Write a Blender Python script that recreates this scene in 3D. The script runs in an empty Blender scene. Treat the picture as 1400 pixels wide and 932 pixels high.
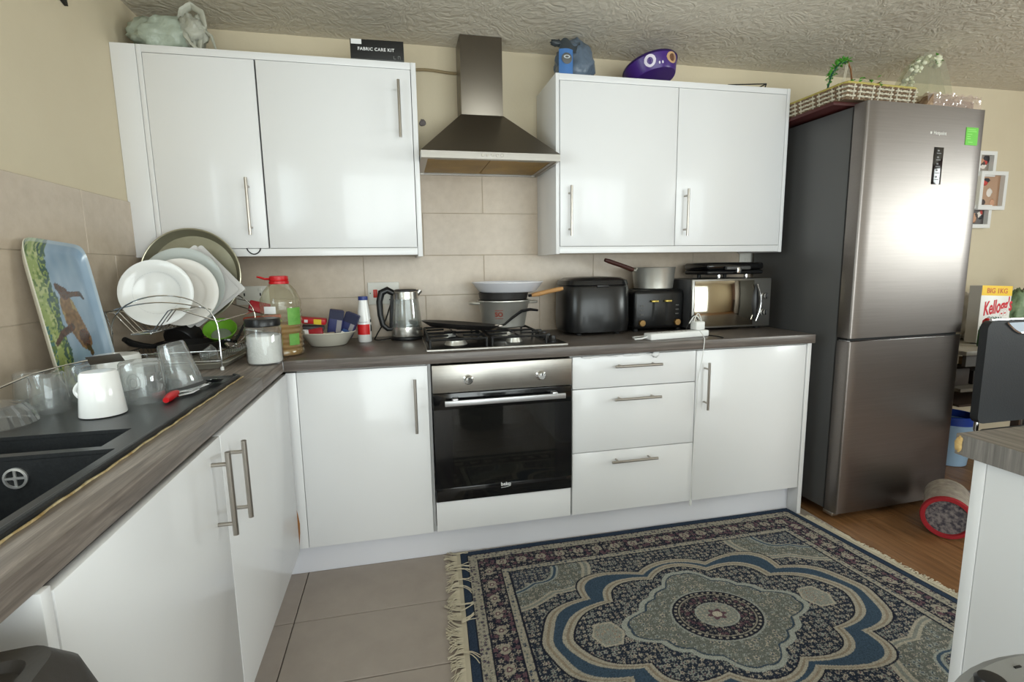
import bpy, bmesh, math, random
import numpy as np
from math import pi, sin, cos, radians as R
from mathutils import Vector, Matrix, noise as mnoise

random.seed(7)
S = bpy.context.scene
C = S.collection

# ------------------------------------------------------------------ camera
cam_d = bpy.data.cameras.new('camera')
cam = bpy.data.objects.new('camera', cam_d)
C.objects.link(cam)
cam_d.sensor_width = 36.0
cam_d.lens = 17.858
cam_d.clip_start = 0.02
r_ = Vector((0.97614447, -0.21656828, -0.01549722))
u_ = Vector((0.04576446, 0.13545253, 0.98972634))
f_ = Vector((0.21224419, 0.96682511, -0.14213237))
cam.matrix_world = Matrix(((r_.x, u_.x, -f_.x, 1.0132), (r_.y, u_.y, -f_.y, -2.6337),
                           (r_.z, u_.z, -f_.z, 1.2473), (0, 0, 0, 1)))
S.camera = cam

# ------------------------------------------------------------------ world, lights, exposure
wd = bpy.data.worlds.new('world')
S.world = wd
wd.use_nodes = True
wd.node_tree.nodes['Background'].inputs[0].default_value = (0.80, 0.90, 1.0, 1)
wd.node_tree.nodes['Background'].inputs[1].default_value = 1.0
S.view_settings.view_transform = 'Standard'
S.view_settings.look = 'None'
S.view_settings.gamma = 1.0
S.view_settings.use_curve_mapping = False
S.view_settings.exposure = 0.07
S.cycles.use_denoising = True
S.cycles.max_bounces = 10
S.cycles.transparent_max_bounces = 16


def area(name, loc, direction, sx, sy, watts, col):
    l = bpy.data.lights.new(name, 'AREA')
    l.shape = 'RECTANGLE'
    l.size, l.size_y, l.energy, l.color = sx, sy, watts, col
    o = bpy.data.objects.new(name, l)
    C.objects.link(o)
    o.location = loc
    o.rotation_euler = Vector(direction).to_track_quat('-Z', 'Y').to_euler()
    return o


RX, FY, ZC = 6.2, -4.4, 2.308          # right wall, front wall (behind the camera), ceiling
# daylight arriving through the three window openings
area('daylight_left_window', (-0.22, -1.95, 1.52), (1, 0, 0), 1.2, 0.84, 26, (0.93, 0.97, 1.0))
area('daylight_right_window', (RX + 0.22, -2.7, 1.62), (-1, 0, -0.12), 2.1, 0.86, 104, (1.0, 0.98, 0.95))
area('daylight_front_window', (2.3, FY - 0.22, 1.15), (0, 1, 0), 3.8, 2.0, 150, (1.0, 0.98, 0.96))


# ------------------------------------------------------------------ materials
def lin(c):
    return tuple(((v / 255) / 12.92 if v / 255 <= 0.04045 else ((v / 255 + 0.055) / 1.055) ** 2.4) for v in c[:3]) + (1,)


MATS = {}


def mat(name, col=(200, 200, 200), rough=0.5, metal=0.0, coat=0.0, trans=0.0, ior=1.45, alpha=1.0,
        var=None, bump=None, spec=0.5, stretch=(1, 1, 1), emit=None, sheen=0.0, attr=None, aniso=0):
    """procedural principled material; var=(scale, amount, other colour), bump=(scale, strength)"""
    if name in MATS:
        return MATS[name]
    m = bpy.data.materials.new(name)
    m.use_nodes = True
    nt = m.node_tree
    b = nt.nodes['Principled BSDF']
    b.inputs['Base Color'].default_value = lin(col)
    b.inputs['Roughness'].default_value = rough
    b.inputs['Metallic'].default_value = metal
    b.inputs['Coat Weight'].default_value = coat
    b.inputs['Coat Roughness'].default_value = 0.06
    b.inputs['Transmission Weight'].default_value = trans
    b.inputs['IOR'].default_value = ior
    b.inputs['Alpha'].default_value = alpha
    b.inputs['Specular IOR Level'].default_value = spec
    if sheen:
        b.inputs['Sheen Weight'].default_value = sheen
    if emit:
        b.inputs['Emission Color'].default_value = lin(emit[0])
        b.inputs['Emission Strength'].default_value = emit[1]
    if var or bump:
        tc = nt.nodes.new('ShaderNodeTexCoord')
        mp = nt.nodes.new('ShaderNodeMapping')
        mp.inputs['Scale'].default_value = stretch
        nt.links.new(tc.outputs['Object'], mp.inputs['Vector'])
    src = None
    if attr:
        a = nt.nodes.new('ShaderNodeVertexColor')
        a.layer_name = attr
        src = a.outputs['Color']
        nt.links.new(src, b.inputs['Base Color'])
    if var:
        n = nt.nodes.new('ShaderNodeTexNoise')
        n.inputs['Scale'].default_value = var[0]
        n.inputs['Detail'].default_value = 5
        n.inputs['Roughness'].default_value = 0.6
        nt.links.new(mp.outputs[0], n.inputs['Vector'])
        rp = nt.nodes.new('ShaderNodeValToRGB')
        rp.color_ramp.elements[0].position = 0.5 - var[1]
        rp.color_ramp.elements[1].position = 0.5 + var[1]
        rp.color_ramp.elements[0].color = lin(col)
        rp.color_ramp.elements[1].color = lin(var[2])
        nt.links.new(n.outputs['Fac'], rp.inputs[0])
        nt.links.new(rp.outputs[0], b.inputs['Base Color'])
    if bump:
        n2 = nt.nodes.new('ShaderNodeTexNoise')
        n2.inputs['Scale'].default_value = bump[0]
        n2.inputs['Detail'].default_value = 4
        nt.links.new(mp.outputs[0], n2.inputs['Vector'])
        bp = nt.nodes.new('ShaderNodeBump')
        bp.inputs['Strength'].default_value = bump[1]
        bp.inputs['Distance'].default_value = 0.01
        nt.links.new(n2.outputs['Fac'], bp.inputs['Height'])
        nt.links.new(bp.outputs[0], b.inputs['Normal'])
    MATS[name] = m
    return m


def clear_mat(name, col, gloss_rough=0.03, opacity=0.12, ior=1.5):
    """thin clear glass or plastic: tinted see-through mixed with a fresnel gloss and a little body"""
    if name in MATS:
        return MATS[name]
    m = bpy.data.materials.new(name)
    m.use_nodes = True
    nt = m.node_tree
    nt.nodes.clear()
    out = nt.nodes.new('ShaderNodeOutputMaterial')
    tr = nt.nodes.new('ShaderNodeBsdfTransparent')
    tr.inputs[0].default_value = lin(col)
    df = nt.nodes.new('ShaderNodeBsdfDiffuse')
    df.inputs[0].default_value = lin(col)
    gl = nt.nodes.new('ShaderNodeBsdfGlossy')
    gl.inputs['Roughness'].default_value = gloss_rough
    m1 = nt.nodes.new('ShaderNodeMixShader')
    m1.inputs[0].default_value = opacity
    lw = nt.nodes.new('ShaderNodeLayerWeight')
    lw.inputs['Blend'].default_value = 0.12 * (ior - 0.5)
    pw = nt.nodes.new('ShaderNodeMath')
    pw.operation = 'MULTIPLY_ADD'
    pw.inputs[1].default_value = 0.85
    pw.inputs[2].default_value = 0.04
    nt.links.new(lw.outputs['Facing'], pw.inputs[0])
    m2 = nt.nodes.new('ShaderNodeMixShader')
    nt.links.new(tr.outputs[0], m1.inputs[1])
    nt.links.new(df.outputs[0], m1.inputs[2])
    nt.links.new(pw.outputs[0], m2.inputs[0])
    nt.links.new(m1.outputs[0], m2.inputs[1])
    nt.links.new(gl.outputs[0], m2.inputs[2])
    nt.links.new(m2.outputs[0], out.inputs[0])
    MATS[name] = m
    return m


def wood_mat(name, c1, c2, c3, stretch, rough=0.45, scale=3.0, bump=0.15, coat=0.0):
    m = bpy.data.materials.new(name)
    m.use_nodes = True
    nt = m.node_tree
    b = nt.nodes['Principled BSDF']
    b.inputs['Roughness'].default_value = rough
    b.inputs['Coat Weight'].default_value = coat
    tc = nt.nodes.new('ShaderNodeTexCoord')
    mp = nt.nodes.new('ShaderNodeMapping')
    mp.inputs['Scale'].default_value = stretch
    nt.links.new(tc.outputs['Object'], mp.inputs['Vector'])
    n = nt.nodes.new('ShaderNodeTexNoise')
    n.inputs['Scale'].default_value = scale
    n.inputs['Detail'].default_value = 8
    n.inputs['Roughness'].default_value = 0.65
    n.inputs['Distortion'].default_value = 0.6
    nt.links.new(mp.outputs[0], n.inputs['Vector'])
    rp = nt.nodes.new('ShaderNodeValToRGB')
    e = rp.color_ramp.elements
    e[0].position, e[0].color = 0.30, lin(c1)
    e[1].position, e[1].color = 0.72, lin(c3)
    k = e.new(0.5)
    k.color = lin(c2)
    nt.links.new(n.outputs['Fac'], rp.inputs[0])
    nt.links.new(rp.outputs[0], b.inputs['Base Color'])
    bp = nt.nodes.new('ShaderNodeBump')
    bp.inputs['Strength'].default_value = bump
    bp.inputs['Distance'].default_value = 0.002
    nt.links.new(n.outputs['Fac'], bp.inputs['Height'])
    nt.links.new(bp.outputs[0], b.inputs['Normal'])
    MATS[name] = m
    return m


WHITE = mat('gloss_white_door', (230, 230, 231), 0.24, coat=0.22)
CARC = mat('white_carcass', (226, 226, 224), 0.45)
PLINTH = mat('white_plinth', (222, 222, 228), 0.4)
STEEL = mat('brushed_steel', (176, 172, 166), 0.32, 1.0, var=(3, 0.4, (160, 156, 150)), bump=(8, 0.02), stretch=(1, 60, 60))
HANDLE = mat('satin_nickel', (178, 172, 164), 0.3, 1.0)
CHROME = mat('chrome', (215, 215, 215), 0.12, 1.0)
ALU = mat('aluminium', (212, 210, 202), 0.36, 0.8, bump=(12, 0.03), stretch=(1, 1, 30))
DKSTEEL = mat('fridge_steel', (134, 128, 124), 0.36, 1.0, var=(2.5, 0.35, (124, 118, 114)), stretch=(1, 60, 60))
FSIDE = mat('fridge_side_grey', (92, 92, 92), 0.42, 0.25)
BLACK = mat('black_plastic', (22, 22, 24), 0.32)
BLACKG = mat('black_gloss', (12, 12, 14), 0.12, coat=0.4)
FRYB = mat('black_satin', (18, 18, 19), 0.30, coat=0.1)
BLACKM = mat('black_iron', (24, 24, 25), 0.55)
PANB = mat('pan_nonstick', (38, 36, 36), 0.42)
RUB = mat('dark_rubber', (18, 18, 18), 0.7)
CERW = mat('white_ceramic', (236, 236, 234), 0.16, coat=0.3)
CERC = mat('cream_ceramic', (214, 210, 196), 0.2, coat=0.3)
GLASS = clear_mat('clear_glass', (248, 250, 250), 0.05, 0.06, 2.2)
PANE = clear_mat('window_glass', (245, 250, 250), 0.02, 0.02, 1.3)
PLASTIC = clear_mat('clear_plastic', (232, 232, 222), 0.12, 0.22, 1.45)
WALLP = mat('cream_paint', (216, 204, 178), 0.75, var=(1.6, 0.35, (206, 192, 165)), bump=(60, 0.06))
TILEW = mat('beige_wall_tile', (206, 191, 173), 0.26, var=(26, 0.34, (188, 172, 154)), bump=(120, 0.015))
GROUT = mat('pale_grout', (188, 176, 158), 0.8)
TILEF = mat('taupe_floor_tile', (168, 157, 147), 0.55, var=(9, 0.35, (152, 141, 132)), bump=(160, 0.04))
GROUTF = mat('floor_grout', (104, 95, 88), 0.9)
WT_B = wood_mat('dark_oak_worktop', (72, 65, 61), (96, 88, 83), (124, 115, 108), (1.2, 30, 30), 0.34)
WT_L = wood_mat('dark_oak_worktop_side', (80, 71, 65), (112, 102, 94), (152, 141, 131), (26, 1.3, 26), 0.42)
WT_P = wood_mat('grey_oak_worktop', (92, 86, 80), (120, 112, 104), (150, 142, 132), (26, 1.3, 26), 0.45)
WT_E = wood_mat('grey_worktop_edge', (96, 92, 88), (120, 115, 110), (146, 140, 134), (1, 40, 2), 0.5)
PLANK = wood_mat('oak_floor', (98, 66, 38), (126, 88, 54), (150, 110, 72), (16, 1.4, 16), 0.42)
RED = mat('red_plastic', (196, 24, 30), 0.35)
BLUE = mat('navy_blue', (24, 34, 84), 0.45)
GREEN = mat('leaf_green', (62, 110, 40), 0.55)
SEAL = mat('yellowed_sealant', (208, 194, 158), 0.6, var=(40, 0.2, (150, 120, 66)))
SINKM = mat('black_composite', (34, 36, 38), 0.36, var=(220, 0.25, (48, 50, 52)), bump=(300, 0.03))


# ------------------------------------------------------------------ mesh builder
class MB:
    def __init__(self, m=None):
        self.bm = bmesh.new()
        self.m = m
        self.soft = False

    def v(self, co):
        co = Vector(co)
        return self.bm.verts.new(self.m @ co if self.m else co)

    def face(self, vs):
        try:
            return self.bm.faces.new(vs)
        except ValueError:
            return None

    def box(self, x0, y0, z0, x1, y1, z1, bev=0.0, seg=2):
        if x1 < x0: x0, x1 = x1, x0
        if y1 < y0: y0, y1 = y1, y0
        if z1 < z0: z0, z1 = z1, z0
        t = bmesh.new()
        bmesh.ops.create_cube(t, size=1)
        for w in t.verts:
            w.co = Vector(((x0 + x1) / 2 + w.co.x * (x1 - x0), (y0 + y1) / 2 + w.co.y * (y1 - y0), (z0 + z1) / 2 + w.co.z * (z1 - z0)))
        if bev:
            bev = min(bev, 0.49 * min(x1 - x0, y1 - y0, z1 - z0))
            bmesh.ops.bevel(t, geom=t.edges[:], offset=bev, segments=seg, profile=0.5, affect='EDGES')
        mp = {}
        for w in t.verts:
            mp[w] = self.v(w.co)
        for f in t.faces:
            self.face([mp[w] for w in f.verts])
        t.free()
        return self

    def lathe(self, prof, c=(0, 0, 0), n=32, sx=1.0, sy=1.0, a0=0.0, a1=2 * pi):
        """prof: list of (radius, height); revolved about z at c"""
        full = abs(a1 - a0 - 2 * pi) < 1e-6
        cnt = n if full else n + 1
        rows = []
        for (r, z) in prof:
            if r < 1e-6:
                rows.append([self.v((c[0], c[1], c[2] + z))])
            else:
                rows.append([self.v((c[0] + sx * r * cos(a0 + (a1 - a0) * k / n), c[1] + sy * r * sin(a0 + (a1 - a0) * k / n), c[2] + z)) for k in range(cnt)])
        for a, b in zip(rows, rows[1:]):
            for k in range(n if full else n):
                k2 = (k + 1) % cnt
                if len(a) == 1 and len(b) == 1:
                    continue
                if len(a) == 1:
                    self.face([a[0], b[k2], b[k]])
                elif len(b) == 1:
                    self.face([a[k], a[k2], b[0]])
                else:
                    self.face([a[k], a[k2], b[k2], b[k]])
        return self

    def tube(self, pts, r, n=8, closed=False, flat=1.0):
        pts = [Vector(p) for p in pts]
        L = len(pts)
        rows = []
        up = None
        for i, p in enumerate(pts):
            if closed:
                t = pts[(i + 1) % L] - pts[i - 1]
            else:
                t = pts[min(i + 1, L - 1)] - pts[max(i - 1, 0)]
            if t.length < 1e-9:
                t = Vector((0, 0, 1))
            t.normalize()
            if up is None:
                up = Vector((0, 0, 1)) if abs(t.z) < 0.9 else Vector((0, 1, 0))
            s = t.cross(up)
            if s.length < 1e-6:
                s = t.cross(Vector((1, 0, 0)))
            s.normalize()
            up = s.cross(t).normalized()
            rr = r[i] if isinstance(r, (list, tuple)) else r
            rows.append([self.v(p + s * (rr * cos(2 * pi * k / n)) + up * (rr * flat * sin(2 * pi * k / n))) for k in range(n)])
        rng = range(L) if closed else range(L - 1)
        for i in rng:
            a, b = rows[i], rows[(i + 1) % L]
            for k in range(n):
                self.face([a[k], a[(k + 1) % n], b[(k + 1) % n], b[k]])
        if not closed:
            self.face(rows[0][::-1])
            self.face(rows[-1])
        return self

    def prism(self, poly, a0, a1, ax='z'):
        """extrude a 2-D polygon along an axis; poly is in the two other axes (xy, xz or yz)"""
        def P(u, v, w):
            return {'z': (u, v, w), 'y': (u, w, v), 'x': (w, u, v)}[ax]
        lo = [self.v(P(u, v, a0)) for u, v in poly]
        hi = [self.v(P(u, v, a1)) for u, v in poly]
        n = len(poly)
        for k in range(n):
            self.face([lo[k], lo[(k + 1) % n], hi[(k + 1) % n], hi[k]])
        self.face(lo[::-1])
        self.face(hi)
        return self

    def grid(self, fn, nu, nv, wrap=False):
        vs = [[self.v(fn(i / (nu - 1) if not wrap else i / nu, j / (nv - 1))) for j in range(nv)] for i in range(nu)]
        for i in range(nu if wrap else nu - 1):
            for j in range(nv - 1):
                i2 = (i + 1) % nu
                self.face([vs[i][j], vs[i2][j], vs[i2][j + 1], vs[i][j + 1]])
        return self

    def blob(self, c, rad, amp=0.2, freq=3.0, seed=0, nu=28, nv=18, flat_bottom=None):
        self.soft = True
        off = Vector((seed * 7.3, seed * 3.1, seed * 1.7))

        def fn(u, w):
            a, b = 2 * pi * u, -pi / 2 + pi * w
            d = Vector((cos(a) * cos(b), sin(a) * cos(b), sin(b)))
            k = 1 + amp * mnoise.noise(d * freq + off) + amp * 0.6 * mnoise.noise(d * freq * 2.6 + off)
            p = Vector((c[0] + rad[0] * d.x * k, c[1] + rad[1] * d.y * k, c[2] + rad[2] * d.z * k))
            if flat_bottom is not None and p.z < flat_bottom:
                p.z = flat_bottom
            return p
        return self.grid(fn, nu, nv, True)

    def wirebox(self, *a):
        return self.box(*a)


def ob(name, mb, material, parent=None, label=None, cat=None, group=None, kind=None, smooth=True, loc=None, rot=None, angle=38):
    me = bpy.data.meshes.new(name)
    bmesh.ops.remove_doubles(mb.bm, verts=mb.bm.verts, dist=1e-6)
    bmesh.ops.recalc_face_normals(mb.bm, faces=mb.bm.faces)
    mb.bm.to_mesh(me)
    mb.bm.free()
    if mb.soft:
        angle = 170
    return link(name, me, material, parent, label, cat, group, kind, smooth, loc, rot, angle)


WORLD = set()


def link(name, me, material, parent=None, label=None, cat=None, group=None, kind=None, smooth=True, loc=None, rot=None, angle=38):
    if smooth:
        for p in me.polygons:
            p.use_smooth = True
        me.set_sharp_from_angle(angle=R(angle))
    if material and not me.materials:
        me.materials.append(material)
    o = bpy.data.objects.new(name, me)
    C.objects.link(o)
    if parent is not None:
        o.parent = parent
        if parent.name in WORLD:
            o.location = -parent.location
    if loc is not None:
        o.location = loc
    if rot is not None:
        o.rotation_euler = rot
    tag(o, label, cat, group, kind)
    return o


def tag(o, label=None, cat=None, group=None, kind=None):
    if label: o['label'] = label
    if cat: o['category'] = cat
    if group: o['group'] = group
    if kind: o['kind'] = kind
    return o


def thing(name, label, cat, loc=(0, 0, 0), rz=0.0, group=None, world=False):
    """an Empty at the thing's base; with world=True the parts are given in room coordinates"""
    o = bpy.data.objects.new(name, None)
    o.empty_display_size = 0.1
    C.objects.link(o)
    o.location = loc
    o.rotation_euler = (0, 0, rz)
    if world:
        WORLD.add(o.name)
    return tag(o, label, cat, group)


def text(name, body, size, material, parent, m, shear=0.0, extrude=0.0004, bold=0.0, spacing=1.0, align='CENTER'):
    """flat lettering made of the built-in font, placed by the matrix m (text lies in its xy plane)"""
    cu = bpy.data.curves.new('t', 'FONT')
    cu.body = body
    cu.size = size
    cu.shear = shear
    cu.extrude = extrude
    cu.offset = bold
    cu.space_character = spacing
    cu.align_x = align
    cu.align_y = 'CENTER'
    cu.resolution_u = 3
    t = bpy.data.objects.new('t', cu)
    C.objects.link(t)
    dg = bpy.context.evaluated_depsgraph_get()
    me = bpy.data.meshes.new_from_object(t.evaluated_get(dg))
    bpy.data.objects.remove(t)
    bpy.data.curves.remove(cu)
    me.transform(m)
    me.name = name
    return link(name, me, material, parent, smooth=False)


def facing_front(x, y, z, tilt=0.0):
    """text matrix: reads left to right along +x, stands up along z, faces -y"""
    return Matrix.Translation((x, y, z)) @ Matrix.Rotation(tilt, 4, 'X') @ Matrix.Rotation(pi / 2, 4, 'X')


def rod(mb, a, b, r, n=10):
    return mb.tube([a, b], r, n)


def arc(fn, n):
    return [fn(k / (n - 1)) for k in range(n)]


def bar_handle(parent, a, b, back, r=0.006):
    """T-bar handle: bar from a to b, two posts going back to the door by the vector `back`"""
    a, b, back = Vector(a), Vector(b), Vector(back)
    mb = MB()
    rod(mb, a, b, r, 12)
    d = b - a
    for t in (0.14, 0.86):
        rod(mb, a + d * t, a + d * t + back, r * 0.72, 10)
    return ob('handle', mb, HANDLE, parent)


def quick(name, material, parent=None, **k):
    """decorator-free shorthand: quick('seat', mat, parent, box=(..), bev=..)"""
    mb = MB()
    bev = k.pop('bev', 0)
    for b in k.pop('boxes', []) + ([k.pop('box')] if 'box' in k else []):
        mb.box(*b, bev=bev)
    return ob(name, mb, material, parent, **k)


# ================================================================== THE ROOM
def struct(name, mb, m, label=None):
    return ob(name, mb, m, kind='structure', label=label, smooth=False)


fl = struct('floor', MB().box(-0.1, FY, -0.06, 2.99, 0.0, -0.006).box(2.99, FY, -0.06, RX, 0.0, -0.012), GROUTF, 'taupe tiled and oak planked kitchen floor')
# floor tiles, one mesh shared
tb = MB().box(-0.298, -0.1565, -0.006, 0.298, 0.1565, 0.0, bev=0.0015, seg=1)
tile_me = None
for i in range(5):
    for j in range(12):
        cx = 0.59 - 0.3 + 0.6 * i
        cy = -0.84 + 0.1585 + 0.317 * 2 - 0.317 * j
        if cy + 0.1585 > 0.0:
            continue
        if tile_me is None:
            o = ob('tile', tb, TILEF, fl, loc=(cx, cy, 0), smooth=False)
            tile_me = o.data
        else:
            o = bpy.data.objects.new('tile', tile_me)
            C.objects.link(o)
            o.parent = fl
            o.location = (cx, cy, 0)
# oak planks beyond the kitchen
for i in range(17):
    x0, x1 = 2.992 + 0.19 * i, 2.992 + 0.19 * i + 0.1885
    cut = -0.25 - (0.47 * i) % 1.2
    y = 0.0
    while y > FY and x0 < RX:
        ob('plank', MB().box(x0, max(cut, FY) + 0.0015, -0.012, min(x1, RX), y, 0.0, bev=0.001, seg=1), PLANK, fl, smooth=False)
        y, cut = cut, cut - 1.2

# ceiling with swirled textured plaster
cm = bpy.data.materials.new('swirled_ceiling_plaster')
cm.use_nodes = True
nt = cm.node_tree
b = nt.nodes['Principled BSDF']
b.inputs['Base Color'].default_value = lin((214, 206, 190))
b.inputs['Roughness'].default_value = 0.85
tc = nt.nodes.new('ShaderNodeTexCoord')
n1 = nt.nodes.new('ShaderNodeTexNoise'); n1.inputs['Scale'].default_value = 3.2; n1.inputs['Detail'].default_value = 2
va = nt.nodes.new('ShaderNodeVectorMath'); va.operation = 'SCALE'; va.inputs['Scale'].default_value = 0.55
vb = nt.nodes.new('ShaderNodeVectorMath'); vb.operation = 'ADD'
wv = nt.nodes.new('ShaderNodeTexWave'); wv.inputs['Scale'].default_value = 7; wv.inputs['Distortion'].default_value = 14; wv.inputs['Detail'].default_value = 4; wv.inputs['Detail Scale'].default_value = 2.2
n2 = nt.nodes.new('ShaderNodeTexNoise'); n2.inputs['Scale'].default_value = 30; n2.inputs['Detail'].default_value = 5
mx = nt.nodes.new('ShaderNodeMath'); mx.operation = 'MULTIPLY_ADD'; mx.inputs[1].default_value = 0.22
bp = nt.nodes.new('ShaderNodeBump'); bp.inputs['Strength'].default_value = 0.6; bp.inputs['Distance'].default_value = 0.012
nt.links.new(tc.outputs['Object'], n1.inputs['Vector'])
nt.links.new(n1.outputs['Color'], va.inputs[0])
nt.links.new(va.outputs[0], vb.inputs[0]); nt.links.new(tc.outputs['Object'], vb.inputs[1])
nt.links.new(vb.outputs[0], wv.inputs['Vector']); nt.links.new(tc.outputs['Object'], n2.inputs['Vector'])
nt.links.new(wv.outputs['Fac'], mx.inputs[0]); nt.links.new(n2.outputs['Fac'], mx.inputs[2])
nt.links.new(mx.outputs[0], bp.inputs['Height']); nt.links.new(bp.outputs[0], b.inputs['Normal'])
struct('ceiling', MB().box(-0.12, FY - .12, ZC, RX + .12, 0.12, ZC + 0.1), cm, 'swirled cream textured plaster ceiling')

# walls
WZ = ZC
wb = struct('wall_back', MB().box(-0.12, 0.0, -0.06, RX + 0.12, 0.12, WZ), WALLP, 'cream painted back wall, tiled above the worktop')
W1 = (-2.55, -1.35, 1.10, 1.94)     # left window: y0 y1 z0 z1
wl = struct('wall_left', MB().box(-0.12, W1[1], -0.06, 0, 0.0, WZ).box(-0.12, FY, -0.06, 0, W1[0], WZ)
            .box(-0.12, W1[0], -0.06, 0, W1[1], W1[2]).box(-0.12, W1[0], W1[3], 0, W1[1], WZ), WALLP, 'cream painted left wall, tiled above the sink')
W2 = (-3.75, -1.65, 1.18, 2.05)
struct('wall_right', MB().box(RX, W2[1], -0.06, RX + .12, 0.0, WZ).box(RX, FY, -0.06, RX + .12, W2[0], WZ)
       .box(RX, W2[0], -0.06, RX + .12, W2[1], W2[2]).box(RX, W2[0], W2[3], RX + .12, W2[1], WZ), mat('mauve_reflection_tone', (142, 116, 112), 0.7))  # unseen wall toned dark mauve to darken the fridge door's reflection
ob('reflection_panel', MB().box(RX - 0.02, W2[0] - 0.5, 0.0, RX - 0.0005, -0.3, 0.98), mat('dark_reflection_tone', (58, 46, 42), 0.5), bpy.data.objects['wall_right'], smooth=False)  # added unseen panel, stands in for dark furniture reflected in the fridge
W3 = (0.4, 4.2, 0.12, 2.15)  # inferred window, enlarged to even out reflections on the gloss doors
struct('wall_front', MB().box(-0.12, FY - .12, -0.06, W3[0], FY, WZ).box(W3[1], FY - .12, -0.06, RX + .12, FY, WZ)
       .box(W3[0], FY - .12, -0.06, W3[1], FY, W3[2]).box(W3[0], FY - .12, W3[3], W3[1], FY, WZ), WALLP)


def window(name, u0, u1, z0, z1, place, bars):
    """white frame with bars; place(u, d, z) maps along-wall, depth into the wall, height"""
    mb = MB()

    def bx(ua, ub, za, zb, d0=0.03, d1=0.09):
        p, q = place(ua, d0, za), place(ub, d1, zb)
        mb.box(p[0], p[1], p[2], q[0], q[1], q[2])
    t = 0.055
    bx(u0, u1, z0, z0 + t); bx(u0, u1, z1 - t, z1); bx(u0, u0 + t, z0 + t, z1 - t); bx(u1 - t, u1, z0 + t, z1 - t)
    for k in bars:
        bx(k - t / 2, k + t / 2, z0 + t, z1 - t)
    w = ob(name, mb, CARC, kind='structure', smooth=False)
    edges = [u0 + t] + [e for k in bars for e in (k - t / 2, k + t / 2)] + [u1 - t]
    for a, b2 in zip(edges[::2], edges[1::2]):
        p, q = place(a, 0.057, z0 + t), place(b2, 0.061, z1 - t)
        ob('pane', MB().box(p[0], p[1], p[2], q[0], q[1], q[2]), PANE, w, smooth=False)
    p, q = place(u0 - 0.05, -0.04, z0 - 0.025), place(u1 + 0.05, 0.03, z0)
    ob('window_sill', MB().box(p[0], p[1], p[2], q[0], q[1], q[2]), CARC, w, smooth=False)
    return w


window('window_1', W1[0], W1[1], W1[2], W1[3], lambda u, d, z: (-d, u, z), [-1.95])
window('window_2', W2[0], W2[1], W2[2], W2[3], lambda u, d, z: (RX + d, u, z), [-2.7])
window('window_3', W3[0], W3[1], W3[2], W3[3], lambda u, d, z: (u, FY - d, z), [1.35, 2.3, 3.25])

# wall tiles: brick-bonded 600 x 200 mm, children of their wall
ROWS = [(0.9140, 1.1150), (1.1170, 1.3150), (1.3170, 1.5230), (1.5250, 1.7250)]
GB = ob('grout', MB().box(0.0, -0.006, 0.90, 3.04, 0.0, 1.7265), GROUT, wb, smooth=False)
GL = ob('grout', MB().box(0.0, -1.33, 0.90, 0.006, -0.006, 1.5245), GROUT, wl, smooth=False)
for k, (z0, z1) in enumerate(ROWS):
    off = 1.143 if k % 2 == 0 else 1.447
    x = off - 1.2
    while x > 0.0:
        x -= 0.6
    while x < 3.04:
        a, b2 = max(x + 0.0012, 0.008), min(x + 0.5988, 3.04)
        if b2 - a > 0.02:
            ob('tile', MB().box(a, -0.009, z0, b2, -0.004, z1, bev=0.0012, seg=1), TILEW, wb, smooth=False)
        x += 0.6
    if k < 3:
        y = {0: -0.653, 1: -0.491, 2: -0.653}[k] + 0.6
        while y > -1.33:
            a, b2 = min(y, -0.008), max(y - 0.5976, -1.33)
            if a - b2 > 0.02:
                ob('tile', MB().box(0.004, b2, z0, 0.009, a, z1, bev=0.0012, seg=1), TILEW, wl, smooth=False)
            y -= 0.6

# ================================================================== BASE UNITS, BACK RUN
YB, DT, DB = -0.587, 0.8621, 0.1413         # door face, door top, door bottom
TH = 0.019                                   # door thickness


def door(parent, x0, x1, z0, z1, yf, name='door', m=None):
    return ob(name, MB().box(x0, yf, z0, x1, yf + TH, z1, bev=0.0016, seg=2), m or WHITE, parent)


def carcass(parent, x0, x1, z0, z1, yf, yb=-0.012):
    """open-fronted box: two sides, bottom, back and rails, hidden behind the doors"""
    mb = MB()
    t = 0.018
    mb.box(x0, yf, z0, x0 + t, yb, z1).box(x1 - t, yf, z0, x1, yb, z1)
    mb.box(x0 + t, yf, z0, x1 - t, yb, z0 + t).box(x0 + t, yb - 0.008, z0 + t, x1 - t, yb, z1)
    mb.box(x0 + t, yf, z1 - t, x1 - t, yb, z1)
    return ob('carcass', mb, CARC, parent, smooth=False)


# corner cabinet
cc = thing('base_cabinet', 'white gloss base cabinet between the corner post and the oven', 'cabinet', (0.86, -0.3, 0.1413), world=True)
carcass(cc, 0.612, 1.111, DB, 0.8705, YB + 0.021)
d = door(cc, 0.6125, 1.1095, DB, DT, YB)
bar_handle(d, (1.057, YB - 0.036, 0.593), (1.057, YB - 0.036, 0.815), (0, 0.036, 0))
ob('corner_post', MB().box(0.573, YB, DB, 0.6105, YB + TH, DT, bev=0.001), WHITE, cc)
mb = MB()
zz = [DB, 0.17, 0.21, 0.25, 0.29, 0.318]
mb.prism([(0.5732, zz[0]), (0.577, zz[1]), (0.582, zz[2]), (0.5835, zz[3]), (0.579, zz[4]), (0.5735, zz[5])], YB - 0.0006, YB + 0.004, 'y')
ob('chipped_edge', mb, mat('bare_chipboard', (176, 120, 66), 0.8, var=(60, 0.3, (138, 90, 46)), bump=(120, 0.4)), cc, label='bare brown chipboard where the white post is chipped')

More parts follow.
